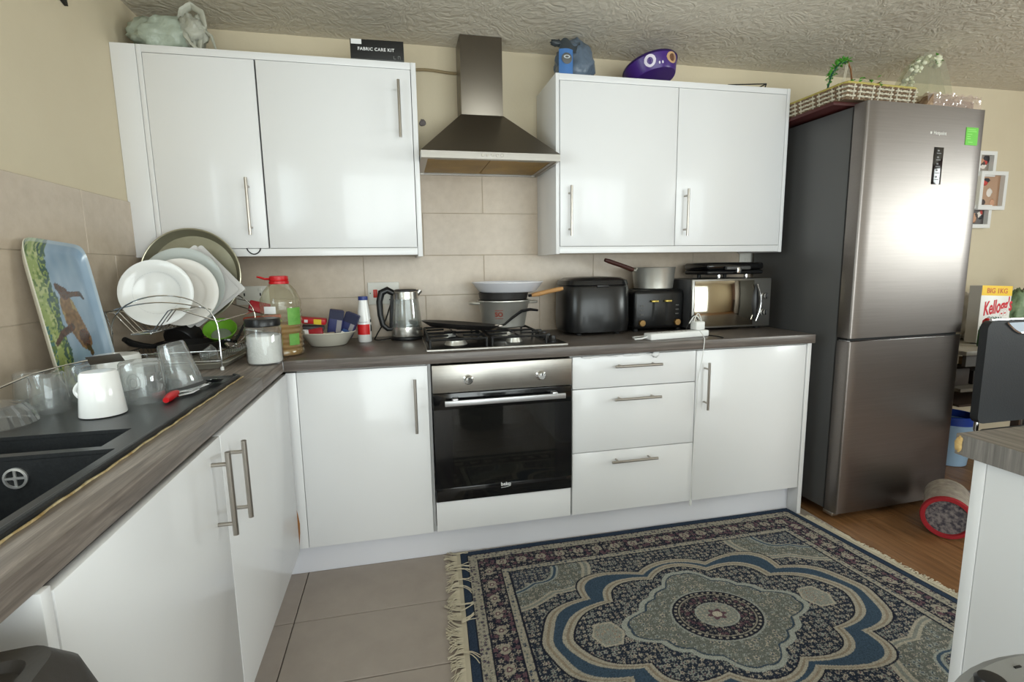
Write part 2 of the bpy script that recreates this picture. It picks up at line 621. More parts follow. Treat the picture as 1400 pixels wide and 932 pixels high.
# oven housing and oven
oh = thing('oven_housing', 'white cabinet housing the oven, with a plain panel below it', 'cabinet', (1.4225, -0.3, 0.1413), world=True)
ob('side_panel', MB().box(1.1112, YB + 0.01, DB, 1.1225, -0.012, 0.8705), mat('grey_edge', (168, 168, 168), 0.5), oh, smooth=False)
ob('side_panel', MB().box(1.7215, YB + 0.02, DB, 1.7255, -0.012, 0.8705), CARC, oh, smooth=False)
ob('base_panel', MB().box(1.1225, YB + 0.02, DB, 1.7215, -0.012, 0.16), CARC, oh, smooth=False)
ob('lower_panel', MB().box(1.1255, YB, DB, 1.7195, YB + TH, 0.2725, bev=0.0016), WHITE, oh)

ov = thing('oven', 'built-in black glass single oven with steel control panel', 'oven', (1.4225, -0.3, 0.274), world=True)
OX0, OX1 = 1.1265, 1.7205
mb = MB()
mb.box(OX0 + .02, -0.55, 0.276, OX0 + .035, -0.06, 0.865).box(OX1 - .035, -0.55, 0.276, OX1 - .02, -0.06, 0.865)
mb.box(OX0 + .035, -0.55, 0.276, OX1 - .035, -0.06, 0.30).box(OX0 + .035, -0.55, 0.74, OX1 - .035, -0.06, 0.755)
mb.box(OX0 + .035, -0.075, 0.30, OX1 - .035, -0.06, 0.74).box(OX0 + .02, -0.55, 0.30, OX0 + .09, -0.54, 0.74).box(OX1 - .09, -0.55, 0.30, OX1 - .02, -0.54, 0.74)
ob('cavity', mb, mat('dark_enamel', (46, 46, 48), 0.4), ov, smooth=False)
ob('control_panel', MB().box(OX0, YB - 0.012, 0.746, OX1, -0.55, 0.8615, bev=0.002), STEEL, ov)
for kx in (1.273, 1.581):
    k = ob('knob', MB(Matrix.Translation((kx, YB - 0.012, 0.797)) @ Matrix.Rotation(pi / 2, 4, 'X')).lathe(
        [(0.0, 0.0), (0.021, 0.0), (0.021, 0.004), (0.0165, 0.007), (0.0155, 0.026), (0.013, 0.0285), (0, 0.029)], n=28), CHROME, ov)
    ob('pointer', MB().box(kx - 0.0015, YB - 0.0425, 0.80, kx + 0.0015, YB - 0.0405, 0.811), BLACK, k)
OD = ob('door', MB().box(OX0, YB - 0.010, 0.2770, OX1, YB + 0.012, 0.335, bev=0.002).box(OX0, YB - 0.010, 0.675, OX1, YB + 0.012, 0.7425, bev=0.002)
        .box(OX0, YB - 0.010, 0.335, OX0 + 0.075, YB + 0.012, 0.675).box(OX1 - 0.075, YB - 0.010, 0.335, OX1, YB + 0.012, 0.675), BLACKG, ov)
DARKGLASS = clear_mat('smoked_oven_glass', (128, 128, 124), 0.04, 0.03, 1.5)
ob('window', MB().box(OX0 + 0.075, YB - 0.0095, 0.335, OX1 - 0.075, YB - 0.0045, 0.675), DARKGLASS, OD, smooth=False)
mb = MB().box(1.172, YB - 0.052, 0.6985, 1.681, YB - 0.040, 0.7205, bev=0.0015)
for hx in (1.215, 1.637):
    mb.box(hx - 0.012, YB - 0.042, 0.712, hx + 0.012, YB - 0.008, 0.7255, bev=0.003)
ob('handle', mb, mat('satin_aluminium', (196, 196, 198), 0.35, 0.9), OD, label='wide flat silver oven door handle')
LOGO = mat('print_white', (232, 232, 232), 0.5)
text('lettering', 'beko', 0.022, LOGO, OD, facing_front(1.424, YB - 0.0104, 0.329), bold=0.0004)
mb = MB()
mb.tube(arc(lambda t: (1.403 + 0.042 * t, YB - 0.0106, 0.314 + 0.006 * t * t), 8), 0.0008, 6)
ob('logo_swoosh', mb, LOGO, OD)
mb = MB()
for k in range(15):
    rod(mb, (OX0 + .06 + k * 0.034, -0.50, 0.505), (OX0 + .06 + k * 0.034, -0.1, 0.505), 0.002, 6)
for y in (-0.5, -0.1):
    rod(mb, (OX0 + .036, y, 0.505), (OX1 - .036, y, 0.505), 0.003, 6)
ob('rack', mb, CHROME, ov)


def dish(name, label, c, r, h, m, cat='dish', **k):
    mb = MB().lathe([(0, 0), (r * 0.55, 0), (r * 0.62, h * 0.06), (r * 0.94, h * 0.85), (r, h), (r * 0.97, h), (r * 0.9, h * 0.85), (r * 0.58, h * 0.14), (0, h * 0.12)], c=c, n=36)
    return ob(name, mb, m, label=label, cat=cat, **k)


dish('baking_dish', 'round pale baking dish on the oven rack behind the dark glass', (1.49, -0.36, 0.5085), 0.115, 0.045, CERC)
dish('side_dish', 'smaller shallow dish left of the pale one inside the oven', (1.285, -0.30, 0.5085), 0.085, 0.03, CERC)

# drawer unit
du = thing('drawer_unit', 'white gloss three-drawer unit right of the oven', 'drawers', (2.023, -0.3, 0.1413), world=True)
carcass(du, 1.7265, 2.3205, DB, 0.8705, YB + 0.021)
for (z0, z1, hz, xa, xb) in ((0.7205, DT, 0.817, 1.912, 2.134), (0.4310, 0.7170, 0.670, 1.912, 2.133), (DB, 0.4275, 0.385, 1.903, 2.124)):
    d = door(du, 1.728, 2.319, z0, z1, YB, 'drawer')
    bar_handle(d, (xa, YB - 0.036, hz), (xb, YB - 0.036, hz), (0, 0.036, 0))
mb = MB()
for i in range(9):
    x = 1.80 + i * 0.037 + random.uniform(-.006, .006)
    mb.blob((x, YB - 0.001, DT + random.uniform(-0.004, 0.0)), (0.03, 0.003, random.uniform(0.003, 0.006)), 0.4, 2, i, 10, 7)
mb.blob((2.115, YB - 0.004, DT - 0.006), (0.018, 0.006, 0.012), 0.5, 2.5, 44, 12, 8)
ob('peeling_edge', mb, mat('torn_white_foil', (226, 226, 226), 0.6), du, label='ragged white foil peeling along the top drawer edge')

# right base cabinet and its end panel
rc = thing('base_cabinet', 'white gloss base cabinet next to the fridge, handle on its left', 'cabinet', (2.616, -0.3, 0.1413), world=True)
carcass(rc, 2.3215, 2.9105, DB, 0.8705, YB + 0.021)
d = door(rc, 2.3235, 2.9085, DB, DT, YB)
bar_handle(d, (2.367, YB - 0.036, 0.59), (2.367, YB - 0.036, 0.81), (0, 0.036, 0))
ob('end_panel', MB().box(2.912, YB - 0.004, 0.0, 2.934, -0.012, 0.8705, bev=0.001), WHITE, rc)

ob('trim_1', MB().box(0.52, -0.524, 0.0, 2.911, -0.506, DB - 0.001), PLINTH, kind='structure', label='white plinth board along the floor under the back cabinets', smooth=False)

# ================================================================== BASE UNITS, LEFT RUN (under the sink)
XL = 0.579


def doorx(parent, y0, y1, z0, z1, xf):
    return ob('door', MB().box(xf - TH, y0, z0, xf, y1, z1, bev=0.0016), WHITE, parent)


lc = thing('sink_cabinet', 'white gloss two-door cabinet under the black sink', 'cabinet', (0.29, -1.28, 0.1413), world=True)
mb = MB()
mb.box(0.02, -1.962, DB, XL - 0.021, -1.944, 0.8705).box(0.02, -1.944, DB, XL - 0.021, -0.03, DB + 0.018).box(0.02, -1.944, DB, 0.028, -0.03, 0.60)
ob('carcass', mb, CARC, lc, smooth=False)
ob('end_panel', MB().box(0.02, -1.966, 0.0, XL - 0.001, -1.9475, 0.8705, bev=0.001), WHITE, lc)
d = doorx(lc, -1.338, -0.603, DB, DT, XL)
bar_handle(d, (XL + 0.036, -1.285, 0.624), (XL + 0.036, -1.29, 0.830), (-0.036, 0, 0), 0.0065)
d = doorx(lc, -1.9455, -1.3425, DB, DT, XL)
bar_handle(d, (XL + 0.036, -1.405, 0.640), (XL + 0.036, -1.41, 0.843), (-0.036, 0, 0), 0.0065)
ob('trim_2', MB().box(0.50, -1.947, 0.0, 0.518, -0.507, DB - 0.001), PLINTH, kind='structure', label='white plinth board under the sink cabinet', smooth=False)

# ================================================================== WORKTOPS
WTZ0, WTZ = 0.8715, 0.914
bt = ob('worktop', MB().box(0.5745, -0.610, WTZ0, 2.937, -0.010, WTZ, bev=0.003), WT_B, label='dark grey oak worktop along the back wall under the hob', cat='worktop')
# the sink cut-out is left open
mb = MB()
mb.box(0.010, -0.905, WTZ0, 0.573, -0.010, WTZ, bev=0.003)
mb.box(0.486, -2.5, WTZ0, 0.573, -0.905, WTZ, bev=0.003)
mb.box(0.010, -1.90, WTZ0, 0.085, -0.905, WTZ)
mb.box(0.010, -2.5, WTZ0, 0.486, -1.90, WTZ, bev=0.003)
lt = ob('worktop', mb, WT_L, label='brown-grey oak worktop holding the sink along the left wall', cat='worktop')
ob('joint_strip', MB().box(0.5725, -0.612, WTZ0, 0.5745, -0.02, WTZ + 0.0008), CHROME, lt, label='thin metal strip at the worktop corner joint')

# ================================================================== SINK
sk = thing('sink', 'black composite one-and-a-half bowl sink with drainer', 'sink', (0.29, -1.4, WTZ), world=True)
SX0, SX1, SZ = 0.055, 0.505, WTZ + 0.009
HB = (0.12, 0.445, -1.555, -1.440)      # half bowl x0 x1 y0 y1
MBW = (0.11, 0.478, -1.905, -1.575)     # main bowl
mb = MB()


def plate(x0, y0, x1, y1):
    mb.box(x0, y0, WTZ + 0.0003, x1, y1, SZ)


plate(SX0, HB[3], SX1, -0.93)
plate(SX0, HB[2], HB[0], HB[3]); plate(HB[1], HB[2], SX1, HB[3])
plate(SX0, MBW[3], SX1, HB[2])
plate(SX0, MBW[2], MBW[0], MBW[3]); plate(MBW[1], MBW[2], SX1, MBW[3])
plate(SX0, -1.955, SX1, MBW[2])
for (a0, a1, c0, c1, dep) in (HB + (0.10,), MBW + (0.18,)):
    zb = SZ - dep
    mb.box(a0 - .004, c0 - .004, zb, a0, c1 + .004, WTZ + .001).box(a1, c0 - .004, zb, a1 + .004, c1 + .004, WTZ + .001)
    mb.box(a0, c0 - .004, zb, a1, c0, WTZ + .001).box(a0, c1, zb, a1, c1 + .004, WTZ + .001)
    mb.box(a0 - .004, c0 - .004, zb - 0.004, a1 + .004, c1 + .004, zb)
ob('basin', mb, SINKM, sk, smooth=False)
mb = MB()
pts = [(SX1 - .004, -1.955, SZ), (SX1 - .004, -0.90, SZ), (SX1 - .02, -0.885, SZ), (SX0 + .02, -0.885, SZ)]
mb.box(SX0, -0.93, WTZ + .0003, SX1, -0.884, SZ, bev=0.004)
mb.tube(pts[:3], 0.005, 8)
ob('rim', mb, SINKM, sk)
mb = MB()
P0 = Vector((0.315, MBW[3] - 0.0005, 0.882))
rr = Matrix.Translation(P0) @ Matrix.Rotation(pi / 2, 4, 'X')
mo = MB(rr)
mo.lathe([(0.0155, 0), (0.0195, 0), (0.0195, 0.003), (0.0155, 0.004), (0.0155, 0)], n=28)
mo.box(-0.0155, -0.002, 0.0005, 0.0155, 0.002, 0.003).box(-0.002, -0.0155, 0.0005, 0.002, 0.0155, 0.003)
mo.lathe([(0, 0.0004), (0.004, 0.0004), (0.004, 0.0035), (0, 0.004)], n=14)
ob('overflow', mo, mat('satin_chrome', (206, 206, 206), 0.35, 0.6), sk, label='round chrome overflow grille in the main bowl')
mo = MB().lathe([(0, 0.001), (0.03, 0.001), (0.042, 0.004), (0.044, 0.0), (0, 0)], c=(0.29, -1.75, SZ - 0.18), n=28)
ob('drain', mo, CHROME, sk)
mb = MB()
ptsS = []
for k in range(46):
    y = -1.96 + k * (1.96 - 0.882) / 45
    ptsS.append((SX1 + 0.003 + 0.0014 * sin(k * 1.7) + 0.001 * sin(k * 0.6), y, WTZ + 0.001))
mb.tube(ptsS, [0.0016 + 0.0010 * abs(sin(k * 1.1)) for k in range(46)], 6)
ob('sealant_bead', mb, SEAL, sk, label='yellowed sealant bead along the front of the sink')

# ================================================================== WALL CABINETS
UB, UT, YW = 1.3104, 2.1026, -0.334
DB2, DT2 = 1.3440, 2.0735
ul = thing('wall_cabinet', 'white gloss two-door wall cabinet left of the cooker hood', 'cabinet', (0.61, -0.17, UB), world=True)
carcass(ul, 0.089, 1.121, UB + 0.02, UT - 0.004, YW + 0.021)
ob('filler_panel', MB().box(0.001, YW + 0.001, UB, 0.0855, YW + TH, UT, bev=0.001), WHITE, ul)
ob('side_frame', MB().box(0.0875, YW + 0.001, UB, 0.1045, YW + TH, UT, bev=0.001), WHITE, ul)
ob('top_rail', MB().box(0.1045, YW + 0.001, DT2 + 0.002, 1.1010, YW + TH, UT, bev=0.001), WHITE, ul)
ob('bottom_rail', MB().box(0.1045, YW + 0.001, UB + 0.001, 1.1010, YW + TH, DB2 - 0.002, bev=0.001), WHITE, ul)
ob('end_panel', MB().box(1.1020, YW - 0.001, UB - 0.006, 1.1228, -0.012, UT, bev=0.001), WHITE, ul)
d = door(ul, 0.1065, 0.4945, DB2, DT2, YW)
bar_handle(d, (0.438, YW - 0.036, 1.396), (0.438, YW - 0.036, 1.620), (0, 0.036, 0))
d = door(ul, 0.5005, 1.0995, DB2, DT2, YW)
bar_handle(d, (1.0485, YW - 0.036, 1.795), (1.0485, YW - 0.036, 2.021), (0, 0.036, 0))
mb = MB()
mb.tube(arc(lambda t: (0.412 + 0.053 * t, YW - 0.003, 1.3440 - 0.024 * sin(pi * t) ** 0.6), 14), 0.0022, 6)
ob('hanging_wire', mb, RUB, ul, label='black wire loop poking out below the left door')

ur = thing('wall_cabinet', 'white gloss two-door wall cabinet between cooker hood and fridge', 'cabinet', (2.34, -0.17, UB), world=True)
carcass(ur, 1.752, 2.932, UB + 0.02, UT - 0.004, YW + 0.021)
ob('end_panel', MB().box(1.735, YW - 0.001, UB - 0.002, 1.7515, -0.012, UT, bev=0.001), WHITE, ur)
ob('end_panel', MB().box(2.932, YW - 0.001, UB - 0.002, 2.949, -0.012, UT, bev=0.001), WHITE, ur)
ob('top_rail', MB().box(1.7525, YW + 0.001, DT2 + 0.002, 2.931, YW + TH, UT, bev=0.001), WHITE, ur)
ob('bottom_rail', MB().box(1.7525, YW + 0.001, UB + 0.001, 2.931, YW + TH, DB2 - 0.002, bev=0.001), WHITE, ur)
d = door(ur, 1.7555, 2.3395, DB2, DT2, YW)
bar_handle(d, (1.799, YW - 0.036, 1.390), (1.799, YW - 0.036, 1.615), (0, 0.036, 0))
d = door(ur, 2.3430, 2.9295, DB2, DT2, YW)
bar_handle(d, (2.388, YW - 0.036, 1.389), (2.388, YW - 0.036, 1.610), (0, 0.036, 0))

# ================================================================== COOKER HOOD
hd = thing('cooker_hood', 'brushed steel chimney cooker hood over the hob', 'hood', (1.43, -0.2, 1.7068), world=True)
HX0, HX1, HYF, HZ0, HZ1 = 1.1265, 1.7295, -0.417, 1.7068, 1.7373
CX0, CX1, CYF, CZ = 1.334, 1.531, -0.1544, 1.959
mb = MB()
lo = [(HX0, HYF), (HX1, HYF), (HX1, -0.01), (HX0, -0.01)]
hi = [(CX0 - .002, CYF - .002), (CX1 + .002, CYF - .002), (CX1 + .002, -0.01), (CX0 - .002, -0.01)]
a = [mb.v((x, y, HZ1)) for x, y in lo]
b2 = [mb.v((x, y, CZ)) for x, y in hi]
for k in range(4):
    mb.face([a[k], a[(k + 1) % 4], b2[(k + 1) % 4], b2[k]])
mb.face(b2)
HOODM = mat('hood_steel', (124, 117, 107), 0.38, 1.0, bump=(10, 0.02), stretch=(60, 1, 1))
ob('canopy', mb, HOODM, hd, angle=20)
ob('chimney', MB().box(CX0, CYF, CZ - 0.002, CX1, -0.01, ZC - 0.002, bev=0.001), HOODM, hd)
mb = MB()
t = 0.012
mb.box(HX0, HYF, HZ0, HX1, HYF + t, HZ1, bev=0.001).box(HX0, HYF + t, HZ0, HX0 + t, -0.01, HZ1).box(HX1 - t, HYF + t, HZ0, HX1, -0.01, HZ1).box(HX0 + t, -0.03, HZ0, HX1 - t, -0.01, HZ1)
ob('lip', mb, STEEL, hd, smooth=False)
GREASE = mat('grease_stained_mesh', (176, 140, 58), 0.45, 0.5, var=(7, 0.3, (120, 92, 40)), bump=(260, 0.5))
for (x0, x1) in ((HX0 + 0.03, 1.4265), (1.4295, HX1 - 0.03)):
    ob('grease_filter', MB().box(x0, HYF + 0.045, HZ0 + 0.006, x1, -0.045, HZ0 + 0.012), GREASE, hd, smooth=False)
mb = MB()
mb.box(HX0 + t, HYF + t, HZ0 + 0.004, HX1 - t, HYF + 0.045, HZ0 + 0.008).box(HX0 + t, HYF + .045, HZ0 + 0.004, HX0 + .03, -0.03, HZ0 + 0.008).box(HX1 - .03, HYF + .045, HZ0 + 0.004, HX1 - t, -0.03, HZ0 + 0.008)
ob('filter_frame', mb, STEEL, hd, smooth=False)
for lx in (1.245, 1.61):
    ob('lamp_cover', MB().box(lx - 0.06, HYF + 0.014, HZ0 + 0.001, lx + 0.06, HYF + 0.042, HZ0 + 0.0045, bev=0.001), mat('lamp_plastic', (150, 146, 130), 0.4), hd)
for i in range(5):
    ob('button', MB(Matrix.Translation((1.385 + i * 0.021, HYF, 1.7225)) @ Matrix.Rotation(pi / 2, 4, 'X')).lathe([(0, 0.004), (0.0055, 0.004), (0.006, 0.003), (0.006, 0), (0, 0)], n=14), CHROME, hd)

# pipe on the wall between cabinet and hood
mb = MB().tube(arc(lambda t: (1.124 + 0.212 * t, -0.008, 2.192 + 0.004 * sin(t * 5)), 12), 0.007, 8)
ob('painted_cable', mb, mat('painted_cable', (150, 132, 100), 0.7), label='thin painted cable clipped to the wall beside the chimney', cat='cable')
mb = MB().blob((1.162, -0.0035, 1.955), (0.014, 0.002, 0.016), 0.5, 2, 4, 12, 8)
ob('plaster_mark', mb, mat('grey_filler', (120, 112, 112), 0.8), label='small grey scuff of filler on the wall left of the hood', cat='mark')

# ================================================================== FRIDGE FREEZER
FW, FD, FH, FS = 0.703, 0.655, 1.945, 0.889
fr = thing('fridge_freezer', 'tall brushed steel fridge freezer with a green sticker', 'fridge', (3.038, -0.698, 0.0), 0.0456)
ob('body', MB().box(0.004, 0.078, 0.035, FW - 0.004, FD, FH - 0.006, bev=0.004), FSIDE, fr)
ob('door_seal', MB().box(0.012, 0.066, 0.05, FW - 0.012, 0.079, FH - 0.012), RUB, fr, smooth=False)


def fdoor(z0, z1):
    # gently bowed front with rounded vertical edges
    prof = [(0.0, 0.067), (0.0, 0.010), (0.003, 0.003), (0.010, 0.0)]
    for k in range(1, 12):
        t = k / 12
        prof.append((0.010 + (FW - 0.020) * t, -0.006 * sin(pi * t)))
    prof += [(FW - 0.010, 0.0), (FW - 0.003, 0.003), (FW, 0.010), (FW, 0.067)]
    return MB().prism(prof, z0, z1, 'z')


d1 = ob('upper_door', fdoor(FS + 0.010, FH), DKSTEEL, fr, angle=50)
d2 = ob('lower_door', fdoor(0.035, FS - 0.006), DKSTEEL, fr, angle=50)
ob('grip_edge', MB().box(0.004, 0.001, FS - 0.005, FW - 0.004, 0.06, FS - 0.001), CHROME, d2, smooth=False)
ob('grip_recess', MB().box(0.01, 0.02, FS - 0.001, FW - 0.01, 0.06, FS + 0.010), RUB, d2, smooth=False)
SCR = ob('display', MB().box(0.395, -0.0075, 1.60, 0.452, -0.003, 1.765, bev=0.001), BLACKG, d1)
mb = MB()
for k in range(5):
    mb.box(0.410, -0.0082, 1.62 + k * 0.029, 0.437, -0.0075, 1.624 + k * 0.029)
    mb.box(0.414, -0.0082, 1.630 + k * 0.029, 0.426, -0.0075, 1.637 + k * 0.029)
ob('symbols', mb, mat('display_grey', (110, 110, 110), 0.5), SCR, smooth=False)
STK = ob('sticker', MB().box(0.584, -0.0045, 1.783, 0.660, -0.002, 1.862), mat('bright_green_card', (96, 190, 50), 0.5), d1, label='square lime green sticker', smooth=False)
mb = MB()
for (x, z, w) in ((0.592, 1.851, 0.05), (0.592, 1.843, 0.056), (0.592, 1.83, 0.03), (0.592, 1.82, 0.022), (0.592, 1.81, 0.024), (0.6, 1.795, 0.03)):
    mb.box(x, -0.0050, z, x + w, -0.0045, z + 0.003)
mb.lathe([(0.010, 0), (0.0125, 0), (0.0125, 0.0006), (0.010, 0.0006)], n=20) if False else None
ob('print', mb, mat('pale_green_print', (140, 216, 100), 0.5), STK, smooth=False)
text('lettering', 'Hotpoint', 0.021, mat('logo_silver', (222, 220, 214), 0.35), d1, facing_front(0.42, -0.0066, 1.826), bold=0.0004)
mb = MB()
mb.box(0.362, -0.0070, 1.821, 0.371, -0.0058, 1.831)
ob('logo_mark', mb, mat('logo_silver'), d1, smooth=False)
for fx in (0.06, FW - 0.06):
    ob('foot', MB().lathe([(0, 0), (0.02, 0), (0.02, 0.012), (0.012, 0.014), (0.012, 0.036), (0, 0.036)], c=(fx, 0.10, 0), n=16), BLACK, fr)
ob('hinge', MB().box(0.0, 0.02, 0.015, 0.035, 0.075, 0.0345, bev=0.003), HANDLE, fr)
for fx in (0.06, FW - 0.06):
    ob('foot', MB().lathe([(0, 0), (0.02, 0), (0.02, 0.036), (0, 0.036)], c=(fx, FD - 0.06, 0), n=16), BLACK, fr)

# ================================================================== RUG
def florets(X, Y, cell, seed, petals=5):
    """value field of jittered little flowers: 0 outside, 1 petals, 2 centres"""
    rng = np.random.RandomState(seed)
    n = 97
    jx, jy, js = rng.rand(n, n), rng.rand(n, n), rng.rand(n, n)
    gx, gy = np.floor(X / cell).astype(int), np.floor(Y / cell).astype(int)
    best = np.full(X.shape, 9.0)
    idx = np.zeros(X.shape)
    for dx in (-1, 0, 1):
        for dy in (-1, 0, 1):
            ix, iy = (gx + dx) % n, (gy + dy) % n
            cx = (gx + dx + 0.5 + 0.55 * (jx[ix, iy] - 0.5)) * cell
            cy = (gy + dy + 0.5 + 0.55 * (jy[ix, iy] - 0.5)) * cell
            ddx, ddy = X - cx, Y - cy
            r = np.hypot(ddx, ddy) / cell
            th = np.arctan2(ddy, ddx) + 6.28 * js[ix, iy]
            rr = r / (0.62 + 0.22 * np.cos(petals * th)) / (0.45 + 0.45 * js[ix, iy])
            upd = rr < best
            best = np.where(upd, rr, best)
            idx = np.where(upd, js[ix, iy], idx)
    return best, idx


def lin_arr(c):
    return np.array(lin(c)[:3])


RUG_A, RUG_B = 0.865, 0.625          # half length, half width


def rug_colours(X, Y):
    NAVY, BLUEF, CREAM, SAGE = lin_arr((42, 48, 62)), lin_arr((64, 81, 98)), lin_arr((178, 171, 156)), lin_arr((144, 147, 140))
    ROSE, TAN, DARK = lin_arr((96, 72, 80)), lin_arr((166, 152, 134)), lin_arr((36, 38, 50))
    col = np.zeros(X.shape + (3,))
    col[:] = NAVY

    def put(mask, c):
        col[mask] = c

    def floral(mask, ground, petal, heart, cell, seed, thr=0.62, alt=None):
        f, j = florets(X, Y, cell, seed)
        f2, j2 = florets(X + 0.013, Y - 0.007, cell * 0.55, seed + 3, 3)
        put(mask, ground)
        put(mask & (f2 < 0.42), 0.55 * petal + 0.45 * ground)
        put(mask & (f < thr), petal)
        if alt is not None:
            put(mask & (f < thr) & (j > 0.62), alt)
        put(mask & (f < thr * 0.42), heart)

    e = np.minimum(RUG_A - np.abs(X), RUG_B - np.abs(Y))      # distance from the edge
    allm = np.ones(X.shape, bool)
    # field
    floral(allm, NAVY, CREAM * 0.9, ROSE, 0.0205, 1, 0.74, SAGE * 0.9)
    # corner spandrels with wavy bands
    qx, qy = (RUG_A - 0.19 - np.abs(X)) / 0.33, (RUG_B - 0.19 - np.abs(Y)) / 0.22
    q, th = np.hypot(qx, qy), np.arctan2(qy, qx)
    wob = 0.94 + 0.13 * np.abs(np.sin(3.0 * th)) + 0.03 * np.cos(8 * th)
    floral(q < wob, SAGE * 0.48, CREAM * 0.85, BLUEF * 0.8, 0.0220, 11, 0.70, SAGE * 1.05)
    put(np.abs(q - wob) < 0.060, CREAM * 0.85)
    put(np.abs(q - wob) < 0.020, SAGE * 0.8)
    put(np.abs(q - wob * 0.60) < 0.045, SAGE * 1.1)
    put(np.abs(q - wob * 0.60) < 0.018, BLUEF)
    floral(q < wob * 0.54, NAVY * 1.3, CREAM * 0.85, ROSE, 0.0175, 13, 0.7, SAGE)
    # medallion
    ex, ey = 0.620, 0.400
    rho, phi = np.hypot(X / ex, Y / ey), np.arctan2(Y / ey, X / ex)
    c2 = np.abs(np.cos(phi))
    tip = c2 ** 12
    lobe = np.abs(np.sin(5.0 * phi))
    B2 = 0.66 + 0.215 * tip + 0.115 * lobe * (1 - tip)
    B = B2 + 0.080 + 0.135 * np.abs(np.sin(2 * phi)) ** 2.2 * (0.55 + 0.45 * lobe) + 0.03 * tip
    out = rho < B
    put(out, BLUEF)
    tex, _ = florets(X, Y, 0.009, 5)
    put(out & (tex < 0.5), BLUEF * 0.72)
    put(np.abs(rho - B) < 0.030, CREAM * 0.82)
    put(np.abs(rho - B) < 0.008, TAN * 0.75)
    put(np.abs(rho - B - 0.035) < 0.006, DARK)
    inn = rho < B2
    floral(inn, NAVY, CREAM * 0.9, ROSE, 0.0205, 21, 0.74, SAGE)
    put(np.abs(rho - B2) < 0.030, CREAM * 0.85)
    put(np.abs(rho - B2) < 0.008, TAN * 0.7)
    put(np.abs(rho - B2 + 0.036) < 0.006, DARK)
    # small pendants left and right
    for s in (-1, 1):
        pr = np.maximum(np.abs(X - s * 0.405) / 0.052 + np.abs(Y) / 0.110, np.abs(Y) / 0.05)
        put(pr < 1.12, CREAM * 0.9)
        floral(pr < 0.95, SAGE * 0.9, CREAM * 0.9, ROSE, 0.014, 25, 0.6, TAN)
    # eight-pointed pale star
    r2, p2 = np.hypot(X / 0.335, Y / 0.255), np.arctan2(Y / 0.255, X / 0.335)
    B3 = 0.76 + 0.24 * np.abs(np.cos(2 * p2)) ** 5 + 0.05 * np.abs(np.sin(8 * p2))
    floral(r2 < B3, SAGE * 0.52, SAGE * 1.15, BLUEF * 0.8, 0.0220, 31, 0.72, CREAM * 0.85)
    put(np.abs(r2 - B3) < 0.030, SAGE * 1.2)
    put(np.abs(r2 - B3 + 0.046) < 0.010, BLUEF * 0.8)
    put(np.abs(r2 - B3 * 0.72) < 0.014, SAGE * 0.55)
    # oval with dark ring and pale heart
    r3, p3 = np.hypot(X / 0.150, Y / 0.122), np.arctan2(Y / 0.122, X / 0.150)
    put(r3 < 1.10, SAGE * 1.1)
    put(r3 < 1.05, DARK)
    put((np.abs(r3 - 0.97) < 0.03) & (np.sin(40 * p3) > 0), CREAM * 0.8)
    put(np.abs(r3 - 0.89) < 0.02, CREAM * 0.6)
    floral(r3 < 0.86, DARK, CREAM * 0.8, ROSE, 0.0165, 41, 0.72, ROSE)
    put(r3 < 0.52, SAGE * 1.15)
    floral(r3 < 0.48, SAGE * 0.8, CREAM * 0.9, TAN, 0.014, 43, 0.6)
    put(r3 < 0.20 + 0.04 * np.cos(6 * p3), ROSE)
    put(r3 < 0.12, CREAM)
    # borders, from the inside out
    floral(e < 0.195, CREAM * 0.80, SAGE * 0.6, BLUEF, 0.0170, 51, 0.6, NAVY * 1.5)
    put((e < 0.198) & (e > 0.192), DARK)
    put((e < 0.168) & (e > 0.162), DARK)
    floral(e < 0.162, DARK * 1.2, CREAM * 0.82, ROSE, 0.0225, 61, 0.78, ROSE * 1.2)
    along = np.where(RUG_A - np.abs(X) < RUG_B - np.abs(Y), Y, X)
    big = np.hypot((((along + 0.03) / 0.088) % 1 - 0.5) * 0.088, e - 0.114)
    ang = np.arctan2(e - 0.114, (((along + 0.03) / 0.088) % 1 - 0.5))
    put((big < 0.017 + 0.006 * np.cos(6 * ang)) & (e < 0.162), CREAM * 0.75)
    put((big < 0.010) & (e < 0.162), ROSE * 1.1)
    put((big < 0.005) & (e < 0.162), CREAM)
    put((e < 0.076) & (e > 0.070), DARK)
    floral(e < 0.070, CREAM * 0.80, SAGE * 0.6, ROSE * 1.2, 0.0170, 71, 0.62, NAVY * 1.6)
    put((e < 0.034) & (e > 0.029), DARK)
    put(e < 0.029, lin_arr((50, 62, 80)))
    return col


rg = thing('rug', 'blue and cream oriental rug with medallion and fringe by the cabinets', 'rug', (2.06, -1.15, 0.0), 0.0)
QC = {(-1, 1): (1.222, -0.545), (1, 1): (2.900, -0.536), (-1, -1): (1.140, -1.79), (1, -1): (3.030, -1.79)}


def rug_pos(u, w):
    """u, w in -1..1 -> room x, y"""
    a = [(1 - u) / 2 * (1 - w) / 2, (1 + u) / 2 * (1 - w) / 2, (1 - u) / 2 * (1 + w) / 2, (1 + u) / 2 * (1 + w) / 2]
    k = [QC[(-1, -1)], QC[(1, -1)], QC[(-1, 1)], QC[(1, 1)]]
    return sum(i * j[0] for i, j in zip(a, k)), sum(i * j[1] for i, j in zip(a, k))


